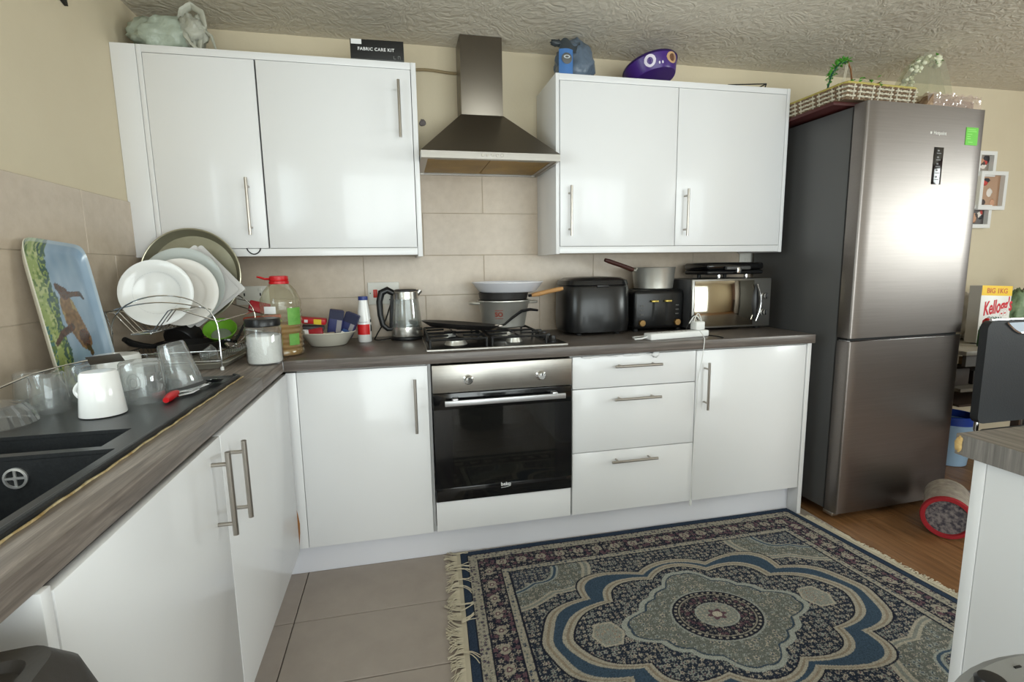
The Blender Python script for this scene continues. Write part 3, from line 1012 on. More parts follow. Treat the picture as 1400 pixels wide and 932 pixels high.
NX, NY = 700, 505
ux, uy = np.meshgrid(np.linspace(-1, 1, NX), np.linspace(-1, 1, NY), indexing='ij')
px_, py_ = rug_pos(ux, uy)
rugz = 0.0085 + 0.0010 * np.sin(px_ * 9) * np.sin(py_ * 7) + 0.0012 * np.random.RandomState(3).rand(NX, NY)
rugz[0, :] = rugz[-1, :] = 0.001
rugz[:, 0] = rugz[:, -1] = 0.001
co = np.stack([px_ - 2.06, py_ + 1.15, rugz], -1).reshape(-1, 3)
ii = np.arange(NX * NY).reshape(NX, NY)
fc = np.stack([ii[:-1, :-1], ii[1:, :-1], ii[1:, 1:], ii[:-1, 1:]], -1).reshape(-1, 4)
me = bpy.data.meshes.new('rug_pile')
me.vertices.add(len(co)); me.vertices.foreach_set('co', co.ravel().astype(np.float32))
me.loops.add(fc.size); me.loops.foreach_set('vertex_index', fc.ravel().astype(np.int32))
me.polygons.add(len(fc)); me.polygons.foreach_set('loop_start', np.arange(0, fc.size, 4, dtype=np.int32))
me.update(calc_edges=True)
ca = me.color_attributes.new('weave', 'FLOAT_COLOR', 'POINT')
cl = rug_colours(ux * RUG_A, uy * RUG_B).reshape(-1, 3)
cl = cl * (0.72 + 0.56 * np.random.RandomState(9).rand(len(cl), 1))
ca.data.foreach_set('color', np.concatenate([cl, np.ones((len(cl), 1))], 1).ravel().astype(np.float32))
link('pile', me, mat('woven_rug', (120, 120, 120), 0.95, attr='weave', bump=(420, 0.35), spec=0.1), rg)
FRINGE = mat('cream_fringe', (190, 181, 160), 0.9)
for s, lab in ((-1, 'messy cream fringe at the left end'), (1, 'cream fringe at the right end')):
    mb = MB()
    rnd = random.Random(5 + s)
    nT = 120
    # woven heading band of the fringe
    for k in range(40):
        w0, w1 = -1 + k * 2 / 40, -1 + (k + 1) * 2 / 40
        p0, p1 = rug_pos(s * 1.0, w0), rug_pos(s * 1.0, w1)
        q0, q1 = rug_pos(s * 1.022, w0), rug_pos(s * 1.022, w1)
        if s > 0 and max(p1[1], q1[1]) > -0.598:
            continue
        mb.face([mb.v((p[0] - 2.06, p[1] + 1.15, z)) for p, z in ((p0, 0.009), (p1, 0.009), (q1, 0.006), (q0, 0.006))])
    for k in range(nT):
        w = -1 + 2 * (k + 0.5) / nT
        if s > 0 and rug_pos(s, w)[1] > -0.625:
            continue
        bend = 0.6 * sin(w * 9 + s) + rnd.uniform(-0.9, 0.9)
        if s > 0:
            bend *= 0.5
        ln = (0.050 if s < 0 else 0.030) + rnd.uniform(-0.012, 0.012)
        if s < 0 and rnd.random() < 0.10:
            ln, sgn = 0.05, -1      # a few tassels flipped back over the pile
        else:
            sgn = 1
        for q in range(3):
            pts = []
            jb = bend + rnd.uniform(-0.5, 0.5)
            for i in range(5):
                t = i / 4
                x0, y0 = rug_pos(s * 1.018, w)
                pts.append((x0 - 2.06 + sgn * s * ln * t * cos(0.5 * jb * t), y0 + 1.15 + ln * t * sin(jb * t) + (q - 1) * 0.003 * (1 + t), 0.0075 - 0.004 * t + (0.007 if sgn < 0 else 0.0) + 0.004 * sin(pi * t) * rnd.random()))
            mb.tube(pts, 0.0017, 4)
    ob('fringe', mb, FRINGE, rg, label=lab, kind='stuff')

# ================================================================== PENINSULA (right edge of the picture)
PX, PY = 2.078, -1.912
pn = thing('peninsula_cabinet', 'plain white cabinet end in the right foreground', 'cabinet', (2.35, -2.6, 0.0), world=True)
ob('end_panel', MB().box(PX, PY - 0.021, 0.0, PX + 0.575, PY, 0.8705, bev=0.001), WHITE, pn)
ob('side_panel', MB().box(PX + 0.0015, -3.3, 0.0, PX + 0.020, PY - 0.0222, 0.8705, bev=0.001), WHITE, pn)
ob('side_panel', MB().box(PX + 0.555, -3.3, 0.0, PX + 0.575, PY - 0.0222, 0.8705, bev=0.001), WHITE, pn)
ob('end_panel', MB().box(PX + .021, -3.3, 0.0, PX + 0.554, -3.28, 0.8705, bev=0.001), WHITE, pn)
pw = thing('peninsula_worktop', 'grey oak worktop corner above the white cabinet at the right', 'worktop', (2.35, -2.6, 0.8715), world=True)
ob('top', MB().box(PX - 0.012, -3.34, 0.8725, PX + 0.60, PY + 0.028, 0.9145, bev=0.002), WT_P, pw)
ob('edge_strip', MB().box(PX - 0.0128, -3.34, 0.8728, PX - 0.0119, PY + 0.012, 0.9140), WT_E, pw, smooth=False)
ob('chipped_corner', MB().blob((PX - 0.011, PY + 0.021, 0.893), (0.003, 0.008, 0.018), 0.4, 3, 2, 12, 8), mat('chipboard_pale', (208, 178, 120), 0.8, var=(90, 0.2, (176, 140, 86))), pw, label='pale bare chipboard at the chipped corner')

# ================================================================== FOREGROUND BINS
bn = thing('round_bin', 'grey rimmed round bin with dark lid in the lower right corner', 'bin', (1.614, -2.495, 0.0))
GREYP = mat('grey_satin_plastic', (132, 132, 130), 0.45)
ob('body', MB().lathe([(0, 0), (0.17, 0), (0.175, 0.01), (0.215, 0.80), (0.21, 0.80), (0.165, 0.02), (0, 0.02)], n=56), GREYP, bn)
ob('rim', MB().lathe([(0.206, 0.795), (0.222, 0.795), (0.228, 0.815), (0.224, 0.832), (0.214, 0.840), (0.186, 0.840), (0.181, 0.834), (0.181, 0.795), (0.206, 0.795)], n=64), GREYP, bn)
ob('lid', MB().lathe([(0, 0.834), (0.12, 0.834), (0.180, 0.828), (0.180, 0.81), (0, 0.81)], n=56), mat('dark_lid', (52, 54, 56), 0.4), bn)
ob('button', MB().lathe([(0.0125, 0.838), (0.0135, 0.846), (0.011, 0.850), (0, 0.851)], c=(0.199 * cos(R(108)), 0.199 * sin(R(108)), 0), n=24), BLACK, bn)
ob('slot_mark', MB().box(-0.012, 0.2015, 0.8395, -0.004, 0.2035, 0.8412), BLACK, bn)

kb = thing('kitchen_bin', 'dark brown-black plastic bin in the lower left corner', 'bin', (0.585, -2.185, 0.0), 0.10)
BINM = mat('brown_black_plastic', (52, 48, 44), 0.5, bump=(90, 0.05))


def rrect(hx, hy, r, z, n=6):
    pts = []
    for (cx, cy, a) in ((hx - r, hy - r, 0), (-hx + r, hy - r, 90), (-hx + r, -hy + r, 180), (hx - r, -hy + r, 270)):
        for k in range(n + 1):
            t = R(a + 90 * k / n)
            pts.append((cx + r * cos(t), cy + r * sin(t), z))
    return pts


def loft(mb, rings, cap0=True, cap1=True):
    rows = [[mb.v(p) for p in rg_] for rg_ in rings]
    n = len(rows[0])
    for a, b2 in zip(rows, rows[1:]):
        for k in range(n):
            mb.face([a[k], a[(k + 1) % n], b2[(k + 1) % n], b2[k]])
    if cap0: mb.face(rows[0][::-1])
    if cap1: mb.face(rows[-1])
    return mb


ob('body', loft(MB(), [rrect(0.115, 0.13, 0.03, 0.0), rrect(0.135, 0.15, 0.035, 0.64)]), BINM, kb)
ob('lid', loft(MB(), [rrect(0.142, 0.158, 0.035, 0.64), rrect(0.142, 0.158, 0.035, 0.68), rrect(0.092, 0.142, 0.03, 0.84), rrect(0.074, 0.130, 0.03, 0.862), rrect(0.058, 0.112, 0.02, 0.862), rrect(0.054, 0.107, 0.02, 0.852)]), BINM, kb)
ob('flap', MB().box(-0.036, -0.09, 0.846, 0.036, 0.09, 0.8565, bev=0.004), BINM, kb)
ob('side_vent', MB(Matrix.Translation((0.119, 0.02, 0.755)) @ Matrix.Rotation(R(-17), 4, 'Y')).box(-0.004, -0.06, -0.04, 0.006, 0.06, 0.04, bev=0.004), RUB, kb)

# ================================================================== ON TOP OF THE WALL CABINETS
# translucent carrier bag
BAG = mat('milky_bag_plastic', (212, 212, 198), 0.4, alpha=0.9, trans=0.25, bump=(14, 0.9))
bg = thing('carrier_bag', 'crumpled white and green carrier bag on the left wall cabinet', 'bag', (0.15, -0.20, UT))
ob('bulge', MB().blob((0.0, 0, 0.066), (0.125, 0.105, 0.082), 0.25, 2.2, 3, 40, 26, 0.002), mat('greenish_bag_plastic', (182, 192, 176), 0.35, trans=0.15, bump=(16, 1.0)), bg)
ob('knot', MB().blob((0.115, -0.05, 0.088), (0.05, 0.04, 0.055), 0.5, 3.0, 8, 26, 18, 0.002), BAG, bg)
for pts, rad in (([(0.06, -0.03, 0.12), (0.085, -0.05, 0.165), (0.115, -0.05, 0.186), (0.15, -0.05, 0.16), (0.16, -0.055, 0.11), (0.14, -0.06, 0.06), (0.135, -0.07, 0.006)], 0.020),
                 ([(0.10, -0.06, 0.09), (0.15, -0.06, 0.10), (0.18, -0.055, 0.075), (0.19, -0.05, 0.03), (0.20, -0.05, 0.006)], 0.018),
                 ([(0.09, -0.07, 0.09), (0.10, -0.09, 0.055), (0.12, -0.105, 0.025), (0.14, -0.11, 0.006)], 0.012)):
    mbx = MB()
    sm = []
    for i in range(len(pts) - 1):
        for k in range(5):
            sm.append(Vector(pts[i]).lerp(Vector(pts[i + 1]), k / 5))
    sm.append(Vector(pts[-1]))
    mbx.tube(sm, [rad * (0.75 + 0.4 * mnoise.noise(p * 30)) for p in sm], 10, flat=0.4)
    ob('handle', mbx, BAG, bg)

# fabric care kit box
fb = thing('cardboard_box', 'black care kit box on the left wall cabinet by the chimney', 'box', (0.975, -0.225, UT), -0.03)
BOXK = mat('black_card', (30, 30, 30), 0.5)
ob('carton', MB().box(-0.112, -0.07, 0.0, 0.105, 0.07, 0.094, bev=0.0015), BOXK, fb)
ob('label_sticker', MB().box(-0.108, -0.0712, 0.074, -0.066, -0.0700, 0.093), LOGO, fb, smooth=False)
text('lettering', 'FABRIC CARE KIT', 0.0172, LOGO, fb, facing_front(-0.008, -0.0704, 0.056), spacing=1.12, bold=0.0003)
ob('lid_edge', MB().box(-0.1125, -0.0715, 0.016, 0.1055, -0.07, 0.0172), mat('grey_wear', (120, 120, 118), 0.6), fb, smooth=False)
mb = MB()
for (x, z, w, h) in ((0.062, 0.022, 0.010, 0.002), (0.062, 0.022, 0.002, 0.012), (0.08, 0.022, 0.002, 0.012), (0.08, 0.033, 0.009, 0.002), (0.088, 0.022, 0.002, 0.012)):
    mb.box(x, -0.0708, z, x + w, -0.07, z + h)
ob('care_symbols', mb, mat('grey_wear'), fb, smooth=False)

# blue plastic bag on the right cabinet
bb = thing('food_bag', 'blue-grey twisted plastic food bag on the right wall cabinet', 'bag', (1.845, -0.22, UT))
BB = mat('blue_grey_film', (92, 106, 122), 0.3, bump=(16, 0.9))
ob('bulge', MB().blob((0.02, 0, 0.075), (0.092, 0.08, 0.112), 0.22, 1.8, 12, 40, 26, 0.002), BB, bb)
mb = MB()
mb.grid(lambda u, w: (-0.075 + 0.10 * u, -0.06 - 0.02 * sin(pi * u), 0.148 - 0.045 * w + 0.018 * sin(7 * u) * (1 - w)), 14, 6)
mb.blob((-0.085, -0.055, 0.148), (0.03, 0.012, 0.014), 0.5, 3, 5, 14, 9)
ob('torn_top', mb, mat('dark_film', (54, 60, 64), 0.35, bump=(20, 0.6)), bb)
lb = ob('printed_label', MB().grid(lambda u, w: (-0.083 + 0.066 * u, -0.079 - 0.012 * sin(pi * u), 0.006 + 0.108 * w), 10, 10), mat('bright_blue_print', (70, 116, 176), 0.4), bb, label='bright blue printed front')
mb = MB(Matrix.Translation((-0.05, -0.0925, 0.072)) @ Matrix.Rotation(pi / 2, 4, 'X'))
mb.lathe([(0, 0.002), (0.022, 0.001), (0.024, 0)], n=24)
ob('emblem', mb, mat('grey_emblem', (92, 92, 90), 0.5), lb)
mb = MB(Matrix.Translation((-0.05, -0.0945, 0.078)) @ Matrix.Rotation(pi / 2, 4, 'X'))
mb.lathe([(0.009, 0), (0.015, 0), (0.015, 0.001), (0.009, 0.001)], n=18, sy=0.5)
ob('emblem', mb, mat('pale_emblem', (190, 196, 200), 0.5), lb)

# purple sweet tub lying tilted
PUR = mat('purple_tub', (66, 34, 118), 0.3)
tub = thing('sweet_tub', 'purple printed sweet tub tipped over on the right wall cabinet', 'tub', (2.27, -0.19, UT))
TM = Matrix.Translation((0, 0.0, 0.0815)) @ Matrix.Rotation(R(-9), 4, 'Y') @ Matrix.Rotation(R(-13), 4, 'X')
mb = MB(TM)
mb.lathe([(0, 0.042), (0.118, 0.042), (0.128, 0.036), (0.131, 0.028), (0.112, -0.032), (0.108, -0.038), (0, -0.038)], n=44)
ob('pot', mb, PUR, tub)
mb = MB(TM)
mb.lathe([(0.118, 0.0425), (0.130, 0.038), (0.134, 0.032), (0.134, 0.027), (0.130, 0.027)], n=44)
ob('rim', mb, mat('dark_purple', (44, 22, 84), 0.3), tub)


def patch(name, a0, da, z0, z1, m, parent):
    """printed patch following the tub side"""
    mbp = MB(TM)

    def fn(u, w):
        a = a0 + da * (u - 0.5)
        ww = z0 + (z1 - z0) * w
        k = sin(pi * u) ** 0.5 if 0 < u < 1 else 0
        zz_ = (z0 + z1) / 2 + (ww - (z0 + z1) / 2) * k
        r = 0.112 + (zz_ + 0.032) / 0.060 * 0.019 + 0.0008
        return (r * cos(a), r * sin(a), zz_)
    mbp.grid(fn, 13, 7)
    return ob(name, mbp, m, parent)


patch('print', R(-118), 0.46, -0.027, 0.026, mat('tub_print_white', (222, 214, 228), 0.4), tub)
patch('print', R(-118), 0.24, -0.016, 0.014, PUR, tub)
patch('print', R(-62), 0.62, -0.020, 0.028, mat('tub_print_gold', (196, 160, 120), 0.4), tub)
patch('print', R(-62), 0.34, -0.012, 0.020, mat('tub_print_brown', (96, 58, 40), 0.4), tub)
for a in (-98, -90):
    patch('print', R(a), 0.07, -0.024, -0.012, mat('tub_print_white'), tub)

# wire-edged glass
gt = thing('glass_stand', 'black wire-edged clear tray lying on the right wall cabinet', 'tray', (2.775, -0.20, UT))
mb = MB()
mb.tube([(-0.115, -0.05, 0.030), (0.10, -0.05, 0.047), (0.10, 0.05, 0.047), (-0.115, 0.05, 0.030)], 0.003, 8, True)
rod(mb, (0.10, -0.05, 0.047), (0.085, -0.05, 0.003), 0.003); rod(mb, (0.10, 0.05, 0.047), (0.085, 0.05, 0.003), 0.003)
rod(mb, (-0.115, -0.05, 0.030), (-0.125, -0.05, 0.003), 0.003); rod(mb, (-0.115, 0.05, 0.030), (-0.125, 0.05, 0.003), 0.003)
mb.tube([(-0.125, -0.05, 0.003), (0.085, -0.05, 0.003), (0.085, 0.05, 0.003), (-0.125, 0.05, 0.003)], 0.003, 8, True)
ob('wire_frame', mb, BLACKM, gt)
ob('clear_sheet', MB().box(-0.118, -0.048, 0.006, 0.082, 0.048, 0.010), GLASS, gt, smooth=False)

# ================================================================== ON TOP OF THE FRIDGE
# dark red board under the wicker tray
ob('book', MB().box(2.952, -0.60, FH + 0.0035, 3.28, -0.14, FH + 0.020, bev=0.003), mat('dark_red_cover', (72, 28, 26), 0.5), label='dark red flat board under the wicker tray on the fridge', cat='board')
wk = thing('wicker_tray', 'white and brown woven wicker tray on top of the fridge', 'tray', (3.17, -0.40, FH + 0.0205), 0.0456)
WIC1 = mat('wicker_white', (206, 198, 178), 0.8)
WIC2 = mat('wicker_brown', (120, 98, 76), 0.8)
TX, TY, TZ = 0.20, 0.225, 0.066
ob('base', MB().box(-TX, -TY, 0.0, TX, TY, 0.008), WIC2, wk, smooth=False)


def around(t):
    """point on the rectangle outline, t in 0..1"""
    per = [(-TX, -TY), (TX, -TY), (TX, TY), (-TX, TY)]
    L = [2 * TX, 2 * TY, 2 * TX, 2 * TY]
    s = (t % 1.0) * sum(L)
    for k in range(4):
        if s <= L[k]:
            a, b2 = per[k], per[(k + 1) % 4]
            f = s / L[k]
            n = [(0, -1), (1, 0), (0, 1), (-1, 0)][k]
            return a[0] + (b2[0] - a[0]) * f, a[1] + (b2[1] - a[1]) * f, n
        s -= L[k]
    return per[0] + ((0, -1),)


mbA, mbB = MB(), MB()
NS = 96
for j in range(7):
    pts = []
    for i in range(NS * 2):
        x, y, n = around(i / (NS * 2))
        o_ = 0.0045 * (1 if (i // 2 + j) % 2 else -1)
        fl_ = 0.0012 * j
        pts.append((x + n[0] * (o_ + fl_), y + n[1] * (o_ + fl_), 0.006 + j * 0.009))
    (mbA if j % 2 else mbB).tube(pts, 0.0042, 6, True)
for i in range(NS):
    x, y, n = around((i + 0.25) / NS)
    rod(mbA if i % 3 else mbB, (x, y, 0.002), (x + n[0] * 0.008, y + n[1] * 0.008, TZ), 0.0032, 6)
ob('pale_weave', mbA, WIC1, wk)
ob('brown_weave', mbB, WIC2, wk)
ob('rim', MB().tube([(lambda q: (q[0] + q[2][0] * .008, q[1] + q[2][1] * .008, TZ + 0.002))(around(i / 80)) for i in range(80)], 0.0055, 8, True), mat('wicker_gold', (176, 160, 84), 0.6), wk, label='yellowish rim of the wicker tray')

LEAF = mat('plastic_leaf', (58, 126, 36), 0.45, var=(40, 0.3, (92, 160, 60)))


def leaf_at(mb, p, d, L, w, up=Vector((0, 0, 1))):
    p, d = Vector(p), Vector(d).normalized()
    s = d.cross(up)
    if s.length < 1e-4:
        s = Vector((1, 0, 0))
    s.normalize()
    n = s.cross(d).normalized()
    a = mb.v(p); b2 = mb.v(p + d * L * 0.45 + s * w + n * 0.15 * L); c = mb.v(p + d * L); e = mb.v(p + d * L * 0.45 - s * w + n * 0.15 * L)
    m_ = mb.v(p + d * L * 0.5)
    mb.face([a, b2, m_]); mb.face([b2, c, m_]); mb.face([c, e, m_]); mb.face([e, a, m_])


gz = FH + 0.034
gp = thing('artificial_vine', 'green leafy artificial vine standing in the wicker tray', 'plant', (3.05, -0.50, gz))
rnd = random.Random(11)
mb = MB()
stem = [Vector((-0.055, -0.02, 0.0)), Vector((-0.07, -0.03, 0.06)), Vector((-0.062, -0.04, 0.12)), Vector((-0.03, -0.05, 0.168)), Vector((0.01, -0.05, 0.178))]
cur = [stem[min(int(t * 4), 3)].lerp(stem[min(int(t * 4) + 1, 4)], t * 4 - int(t * 4)) for t in [k / 24 for k in range(24)]]
ob('stem', MB().tube(cur, 0.004, 6), mat('dark_teal_stem', (24, 78, 62), 0.5), gp)
for p in cur[9:]:
    for q in range(7):
        d = Vector((rnd.uniform(-1, 1), rnd.uniform(-1, 1), rnd.uniform(-.6, 1)))
        leaf_at(mb, p + d * 0.006, d, rnd.uniform(0.014, 0.026), 0.007)
for k in range(90):
    p = Vector((rnd.uniform(-0.02, 0.13), rnd.uniform(-0.14, 0.02), 0.045 + rnd.uniform(0, 0.038)))
    d = Vector((rnd.uniform(-1, 1), rnd.uniform(-1, 1), rnd.uniform(-.1, .8)))
    leaf_at(mb, p, d, rnd.uniform(0.015, 0.028), 0.008)
ob('leaves', mb, LEAF, gp, kind='stuff')
mb = MB()
mb.tube([(0.01, -0.05, 0.178), (0.04, -0.04, 0.15), (0.06, -0.03, 0.11), (0.075, -0.02, 0.07), (0.08, -0.02, 0.03)], 0.004, 6)
ob('twig', mb, mat('brown_twig', (126, 84, 46), 0.7), gp)
mb = MB()
for o_ in (0, 0.008):
    mb.tube([(-0.005 + o_, -0.06, 0.165), (-0.015 + o_, -0.06, 0.10), (-0.035 + o_, -0.05, 0.04), (-0.05 + o_, -0.04, 0.0)], 0.0018, 5)
ob('string', mb, WIC1, gp)
ob('dry_leaf', MB().grid(lambda u, w: (0.08 + 0.10 * u, -0.10 + 0.01 * w + 0.02 * u, 0.066 + 0.03 * u * u + (0.02 * (1 - u)) * (w - 0.5)), 10, 5), mat('dry_brown_leaf', (120, 78, 50), 0.7), gp)

# flower garland in clear wrap
gw = thing('flower_garland', 'white flower garland arched in clear wrap above the fridge', 'garland', (3.595, -0.42, FH + 0.0003))
arcp = arc(lambda t: (-0.135 + 0.28 * t + 0.02 * sin(pi * t), 0.0, 0.012 + 0.305 * (sin(pi * (0.03 + 0.62 * t)) ** 0.9)), 26)
ob('hoop', MB().tube(arcp, 0.003, 6), mat('green_wire', (96, 120, 70), 0.6), gw)
mbF, mbL = MB(), MB()
for p in arcp:
    for q in range(3):
        c = Vector(p) + Vector((rnd.uniform(-.022, .022), rnd.uniform(-.02, .02), rnd.uniform(-.016, .016)))
        c.z = max(c.z, 0.02)
        mbF.blob(c, (0.012, 0.012, 0.010), 0.5, 4, rnd.randint(0, 99), 10, 7)
        if rnd.random() < 0.35:
            leaf_at(mbL, c, (rnd.uniform(-1, 1), rnd.uniform(-1, 1), rnd.uniform(-.5, .8)), 0.024, 0.008)
ob('flowers', mbF, mat('cream_petal', (216, 216, 190), 0.7), gw, kind='stuff')
ob('leaves', mbL, LEAF, gw, kind='stuff')
mb = MB()
fan = [(-0.15, 0.008), (-0.135, 0.09), (-0.10, 0.19), (-0.04, 0.27), (0.03, 0.33), (0.09, 0.335), (0.17, 0.30), (0.22, 0.16), (0.22, 0.008)]
for sy in (-0.028, 0.028):
    mb.grid(lambda u, w: ((lambda i, f: (fan[i][0] + (fan[i + 1][0] - fan[i][0]) * f) * (0.15 + 0.85 * w))(min(int(u * 8), 7), u * 8 - min(int(u * 8), 7)),
                          sy * (1 - 0.4 * w) + 0.005 * sin(19 * u + 7 * w),
                          (lambda i, f: 0.008 + (fan[i][1] + (fan[i + 1][1] - fan[i][1]) * f - 0.008) * w)(min(int(u * 8), 7), u * 8 - min(int(u * 8), 7))), 41, 12)
ob('clear_wrap', mb, clear_mat('crinkled_film', (226, 226, 210), 0.15, 0.16, 1.3), gw)
# wrapped parcel
wp = thing('wrapped_parcel', 'flat brown parcel in shiny clear film on the fridge front', 'parcel', (3.56, -0.555, FH + 0.0006), 0.0456)
ob('parcel_body', MB().box(-0.13, -0.085, 0.001, 0.15, 0.08, 0.048, bev=0.012), mat('brown_patterned_card', (168, 138, 112), 0.5, var=(30, 0.25, (110, 84, 64))), wp)
mb = MB()
mb.grid(lambda u, w: (-0.16 + 0.335 * u, -0.098 + 0.008 * mnoise.noise(Vector((u * 16, w * 9, 3))) + 0.006 * w, 0.001 + 0.066 * w + 0.012 * mnoise.noise(Vector((u * 12, w * 6, 1)))), 50, 10)
mb.grid(lambda u, w: (-0.16 + 0.335 * u, -0.094 + 0.18 * w, 0.060 + 0.012 * mnoise.noise(Vector((u * 12, w * 9 + 6, 1)))), 50, 16)
ob('film', mb, clear_mat('parcel_film', (238, 226, 218), 0.1, 0.22, 1.5), wp)
mb = MB()
mb.prism([(-0.178, 0.002), (-0.132, 0.002), (-0.132, 0.058)], -0.10, -0.05, 'y')
ob('folded_flap', mb, mat('brown_net', (104, 74, 50), 0.7, var=(60, 0.2, (176, 150, 120))), wp)

# ================================================================== SOCKETS ON THE WALL
PLATEM = mat('white_socket_plastic', (222, 220, 212), 0.35)


def wallplate(name, label, x0, x1, z0, z1, cat='socket'):
    t = thing(name, label, cat, ((x0 + x1) / 2, -0.009, (z0 + z1) / 2), world=True)
    ob('plate', MB().box(x0, -0.017, z0, x1, -0.0092, z1, bev=0.003), PLATEM, t)
    return t


cs = wallplate('cooker_switch', 'white cooker switch plate with red rocker behind the kettle', 0.862, 1.014, 1.078, 1.188)
ob('rocker', MB().box(0.887, -0.022, 1.112, 0.907, -0.0165, 1.152, bev=0.002), mat('red_rocker', (196, 44, 26), 0.35), cs, label='red cooker switch rocker')
ob('rocker', MB().box(0.945, -0.021, 1.145, 0.960, -0.0165, 1.165, bev=0.002), PLATEM, cs)
ob('pin_hole', MB().box(0.977, -0.0174, 1.118, 0.983, -0.0168, 1.134), BLACK, cs, smooth=False)
ob('pin_hole', MB().box(0.962, -0.0174, 1.098, 0.972, -0.0168, 1.103), BLACK, cs, smooth=False)
ob('lamp', MB().blob((0.873, -0.0172, 1.134), (0.003, 0.0015, 0.003), 0, 1, 0, 8, 6), mat('green_lamp', (60, 150, 90), 0.4), cs)
ds = wallplate('double_socket', 'white double wall socket behind the oil bottle', 0.262, 0.408, 1.094, 1.182)
for x in (0.30, 0.37):
    ob('pin_hole', MB().box(x - 0.003, -0.0174, 1.135, x + 0.003, -0.0168, 1.149), BLACK, ds, smooth=False)
    ob('rocker', MB().box(x - 0.008, -0.020, 1.157, x + 0.008, -0.0165, 1.174, bev=0.002), PLATEM, ds)
fs = wallplate('fused_switch', 'small grey wall switch above the sandwich toaster', 2.942, 3.03, 1.232, 1.312, 'switch')
ob('rocker', MB().box(2.978, -0.021, 1.255, 2.994, -0.0165, 1.28, bev=0.002), PLATEM, fs)

# ================================================================== HOB
hb = thing('gas_hob', 'black four-burner gas hob with steel front edge', 'hob', (1.42, -0.32, WTZ), world=True)
HZ = WTZ + 0.0085
ob('hob_plate', MB().box(1.113, -0.566, WTZ + 0.0004, 1.711, -0.065, HZ, bev=0.003), mat('hob_black_steel', (44, 42, 41), 0.3, 0.4), hb)
mb = MB()
mb.box(1.111, -0.572, WTZ + 0.0004, 1.713, -0.5655, HZ + 0.001, bev=0.002).box(1.1105, -0.566, WTZ + 0.0004, 1.1135, -0.065, HZ + .001).box(1.7105, -0.566, WTZ + 0.0004, 1.7135, -0.065, HZ + .001)
ob('steel_edge', mb, STEEL, hb, smooth=False)
BURN = [(1.245, -0.435, 0.046), (1.245, -0.185, 0.036), (1.505, -0.20, 0.046), (1.505, -0.435, 0.034)]
for (x, y, r) in BURN:
    bo = ob('burner', MB().lathe([(0, 0.006), (r * 1.05, 0.006), (r * 1.1, 0.0), (r * 0.9, 0.016), (r * 0.9, 0.0195), (0, 0.0195)], c=(x, y, HZ - 0.0005), n=32), ALU, hb)
    ob('burner_cap', MB().lathe([(0, 0.0195), (r * 0.82, 0.0195), (r * 0.86, 0.023), (r * 0.78, 0.028), (0, 0.029)], c=(x, y, HZ - 0.0005), n=32), BLACKM, bo)
GZ = HZ + 0.036
for x in (1.245, 1.505):
    mb = MB()
    w = 0.118
    ring = [(x - w, -0.545, GZ), (x + w, -0.545, GZ), (x + w, -0.085, GZ), (x - w, -0.085, GZ)]
    for a, b2 in zip(ring, ring[1:] + ring[:1]):
        mid = [Vector(a).lerp(Vector(b2), k / 4) for k in range(5)]
        mb.tube(mid, 0.005, 6)
    for (qx, qy) in ((x - w, -0.545), (x + w, -0.545), (x + w, -0.085), (x - w, -0.085), (x - w, -0.315), (x + w, -0.315)):
        rod(mb, (qx, qy, HZ), (qx, qy, GZ), 0.005, 6)
    for cy in (-0.435, -0.195):
        for (dx, dy) in ((1, 0), (-1, 0), (0, 1), (0, -1)):
            L = w if dx else 0.11
            rod(mb, (x + dx * L, cy + dy * L, GZ), (x + dx * 0.032, cy + dy * 0.032, GZ + 0.002), 0.0045, 6)
    rod(mb, (x - w, -0.315, GZ), (x + w, -0.315, GZ), 0.005, 6)
    ob('pan_support', mb, BLACKM, hb)
for k in range(4):
    ky = -0.50 + k * 0.075
    ob('knob', MB().lathe([(0, 0), (0.019, 0), (0.019, 0.006), (0.0155, 0.010), (0.014, 0.028), (0.012, 0.030), (0, 0.030)], c=(1.664, ky, HZ - 0.0003), n=24), BLACK, hb)

# black flat pan resting on the front-left burner
SUP = GZ + 0.0072
cp = thing('crepe_pan', 'wide shallow black pan tilted on the front left burner', 'pan', (1.275, -0.36, SUP + 0.024))
M_ = Matrix.Rotation(R(5.5), 4, 'Y') @ Matrix.Rotation(R(-3), 4, 'X')
ob('dish', MB(M_).lathe([(0, -0.006), (0.135, -0.006), (0.172, 0.014), (0.176, 0.0165), (0.172, 0.018), (0.134, -0.001), (0, -0.001)], n=56), PANB, cp)
mb = MB(M_)
mb.tube([(0.168, -0.01, 0.010), (0.20, -0.012, 0.022), (0.235, -0.012, 0.055), (0.275, -0.012, 0.087), (0.315, -0.012, 0.098), (0.352, -0.012, 0.096)], [0.008, 0.009, 0.0115, 0.0125, 0.012, 0.009], 10, flat=0.6)
ob('handle', mb, BLACK, cp)
ob('rivet_plate', MB(M_).box(0.155, -0.022, 0.009, 0.19, -0.002, 0.019, bev=0.003), HANDLE, cp)

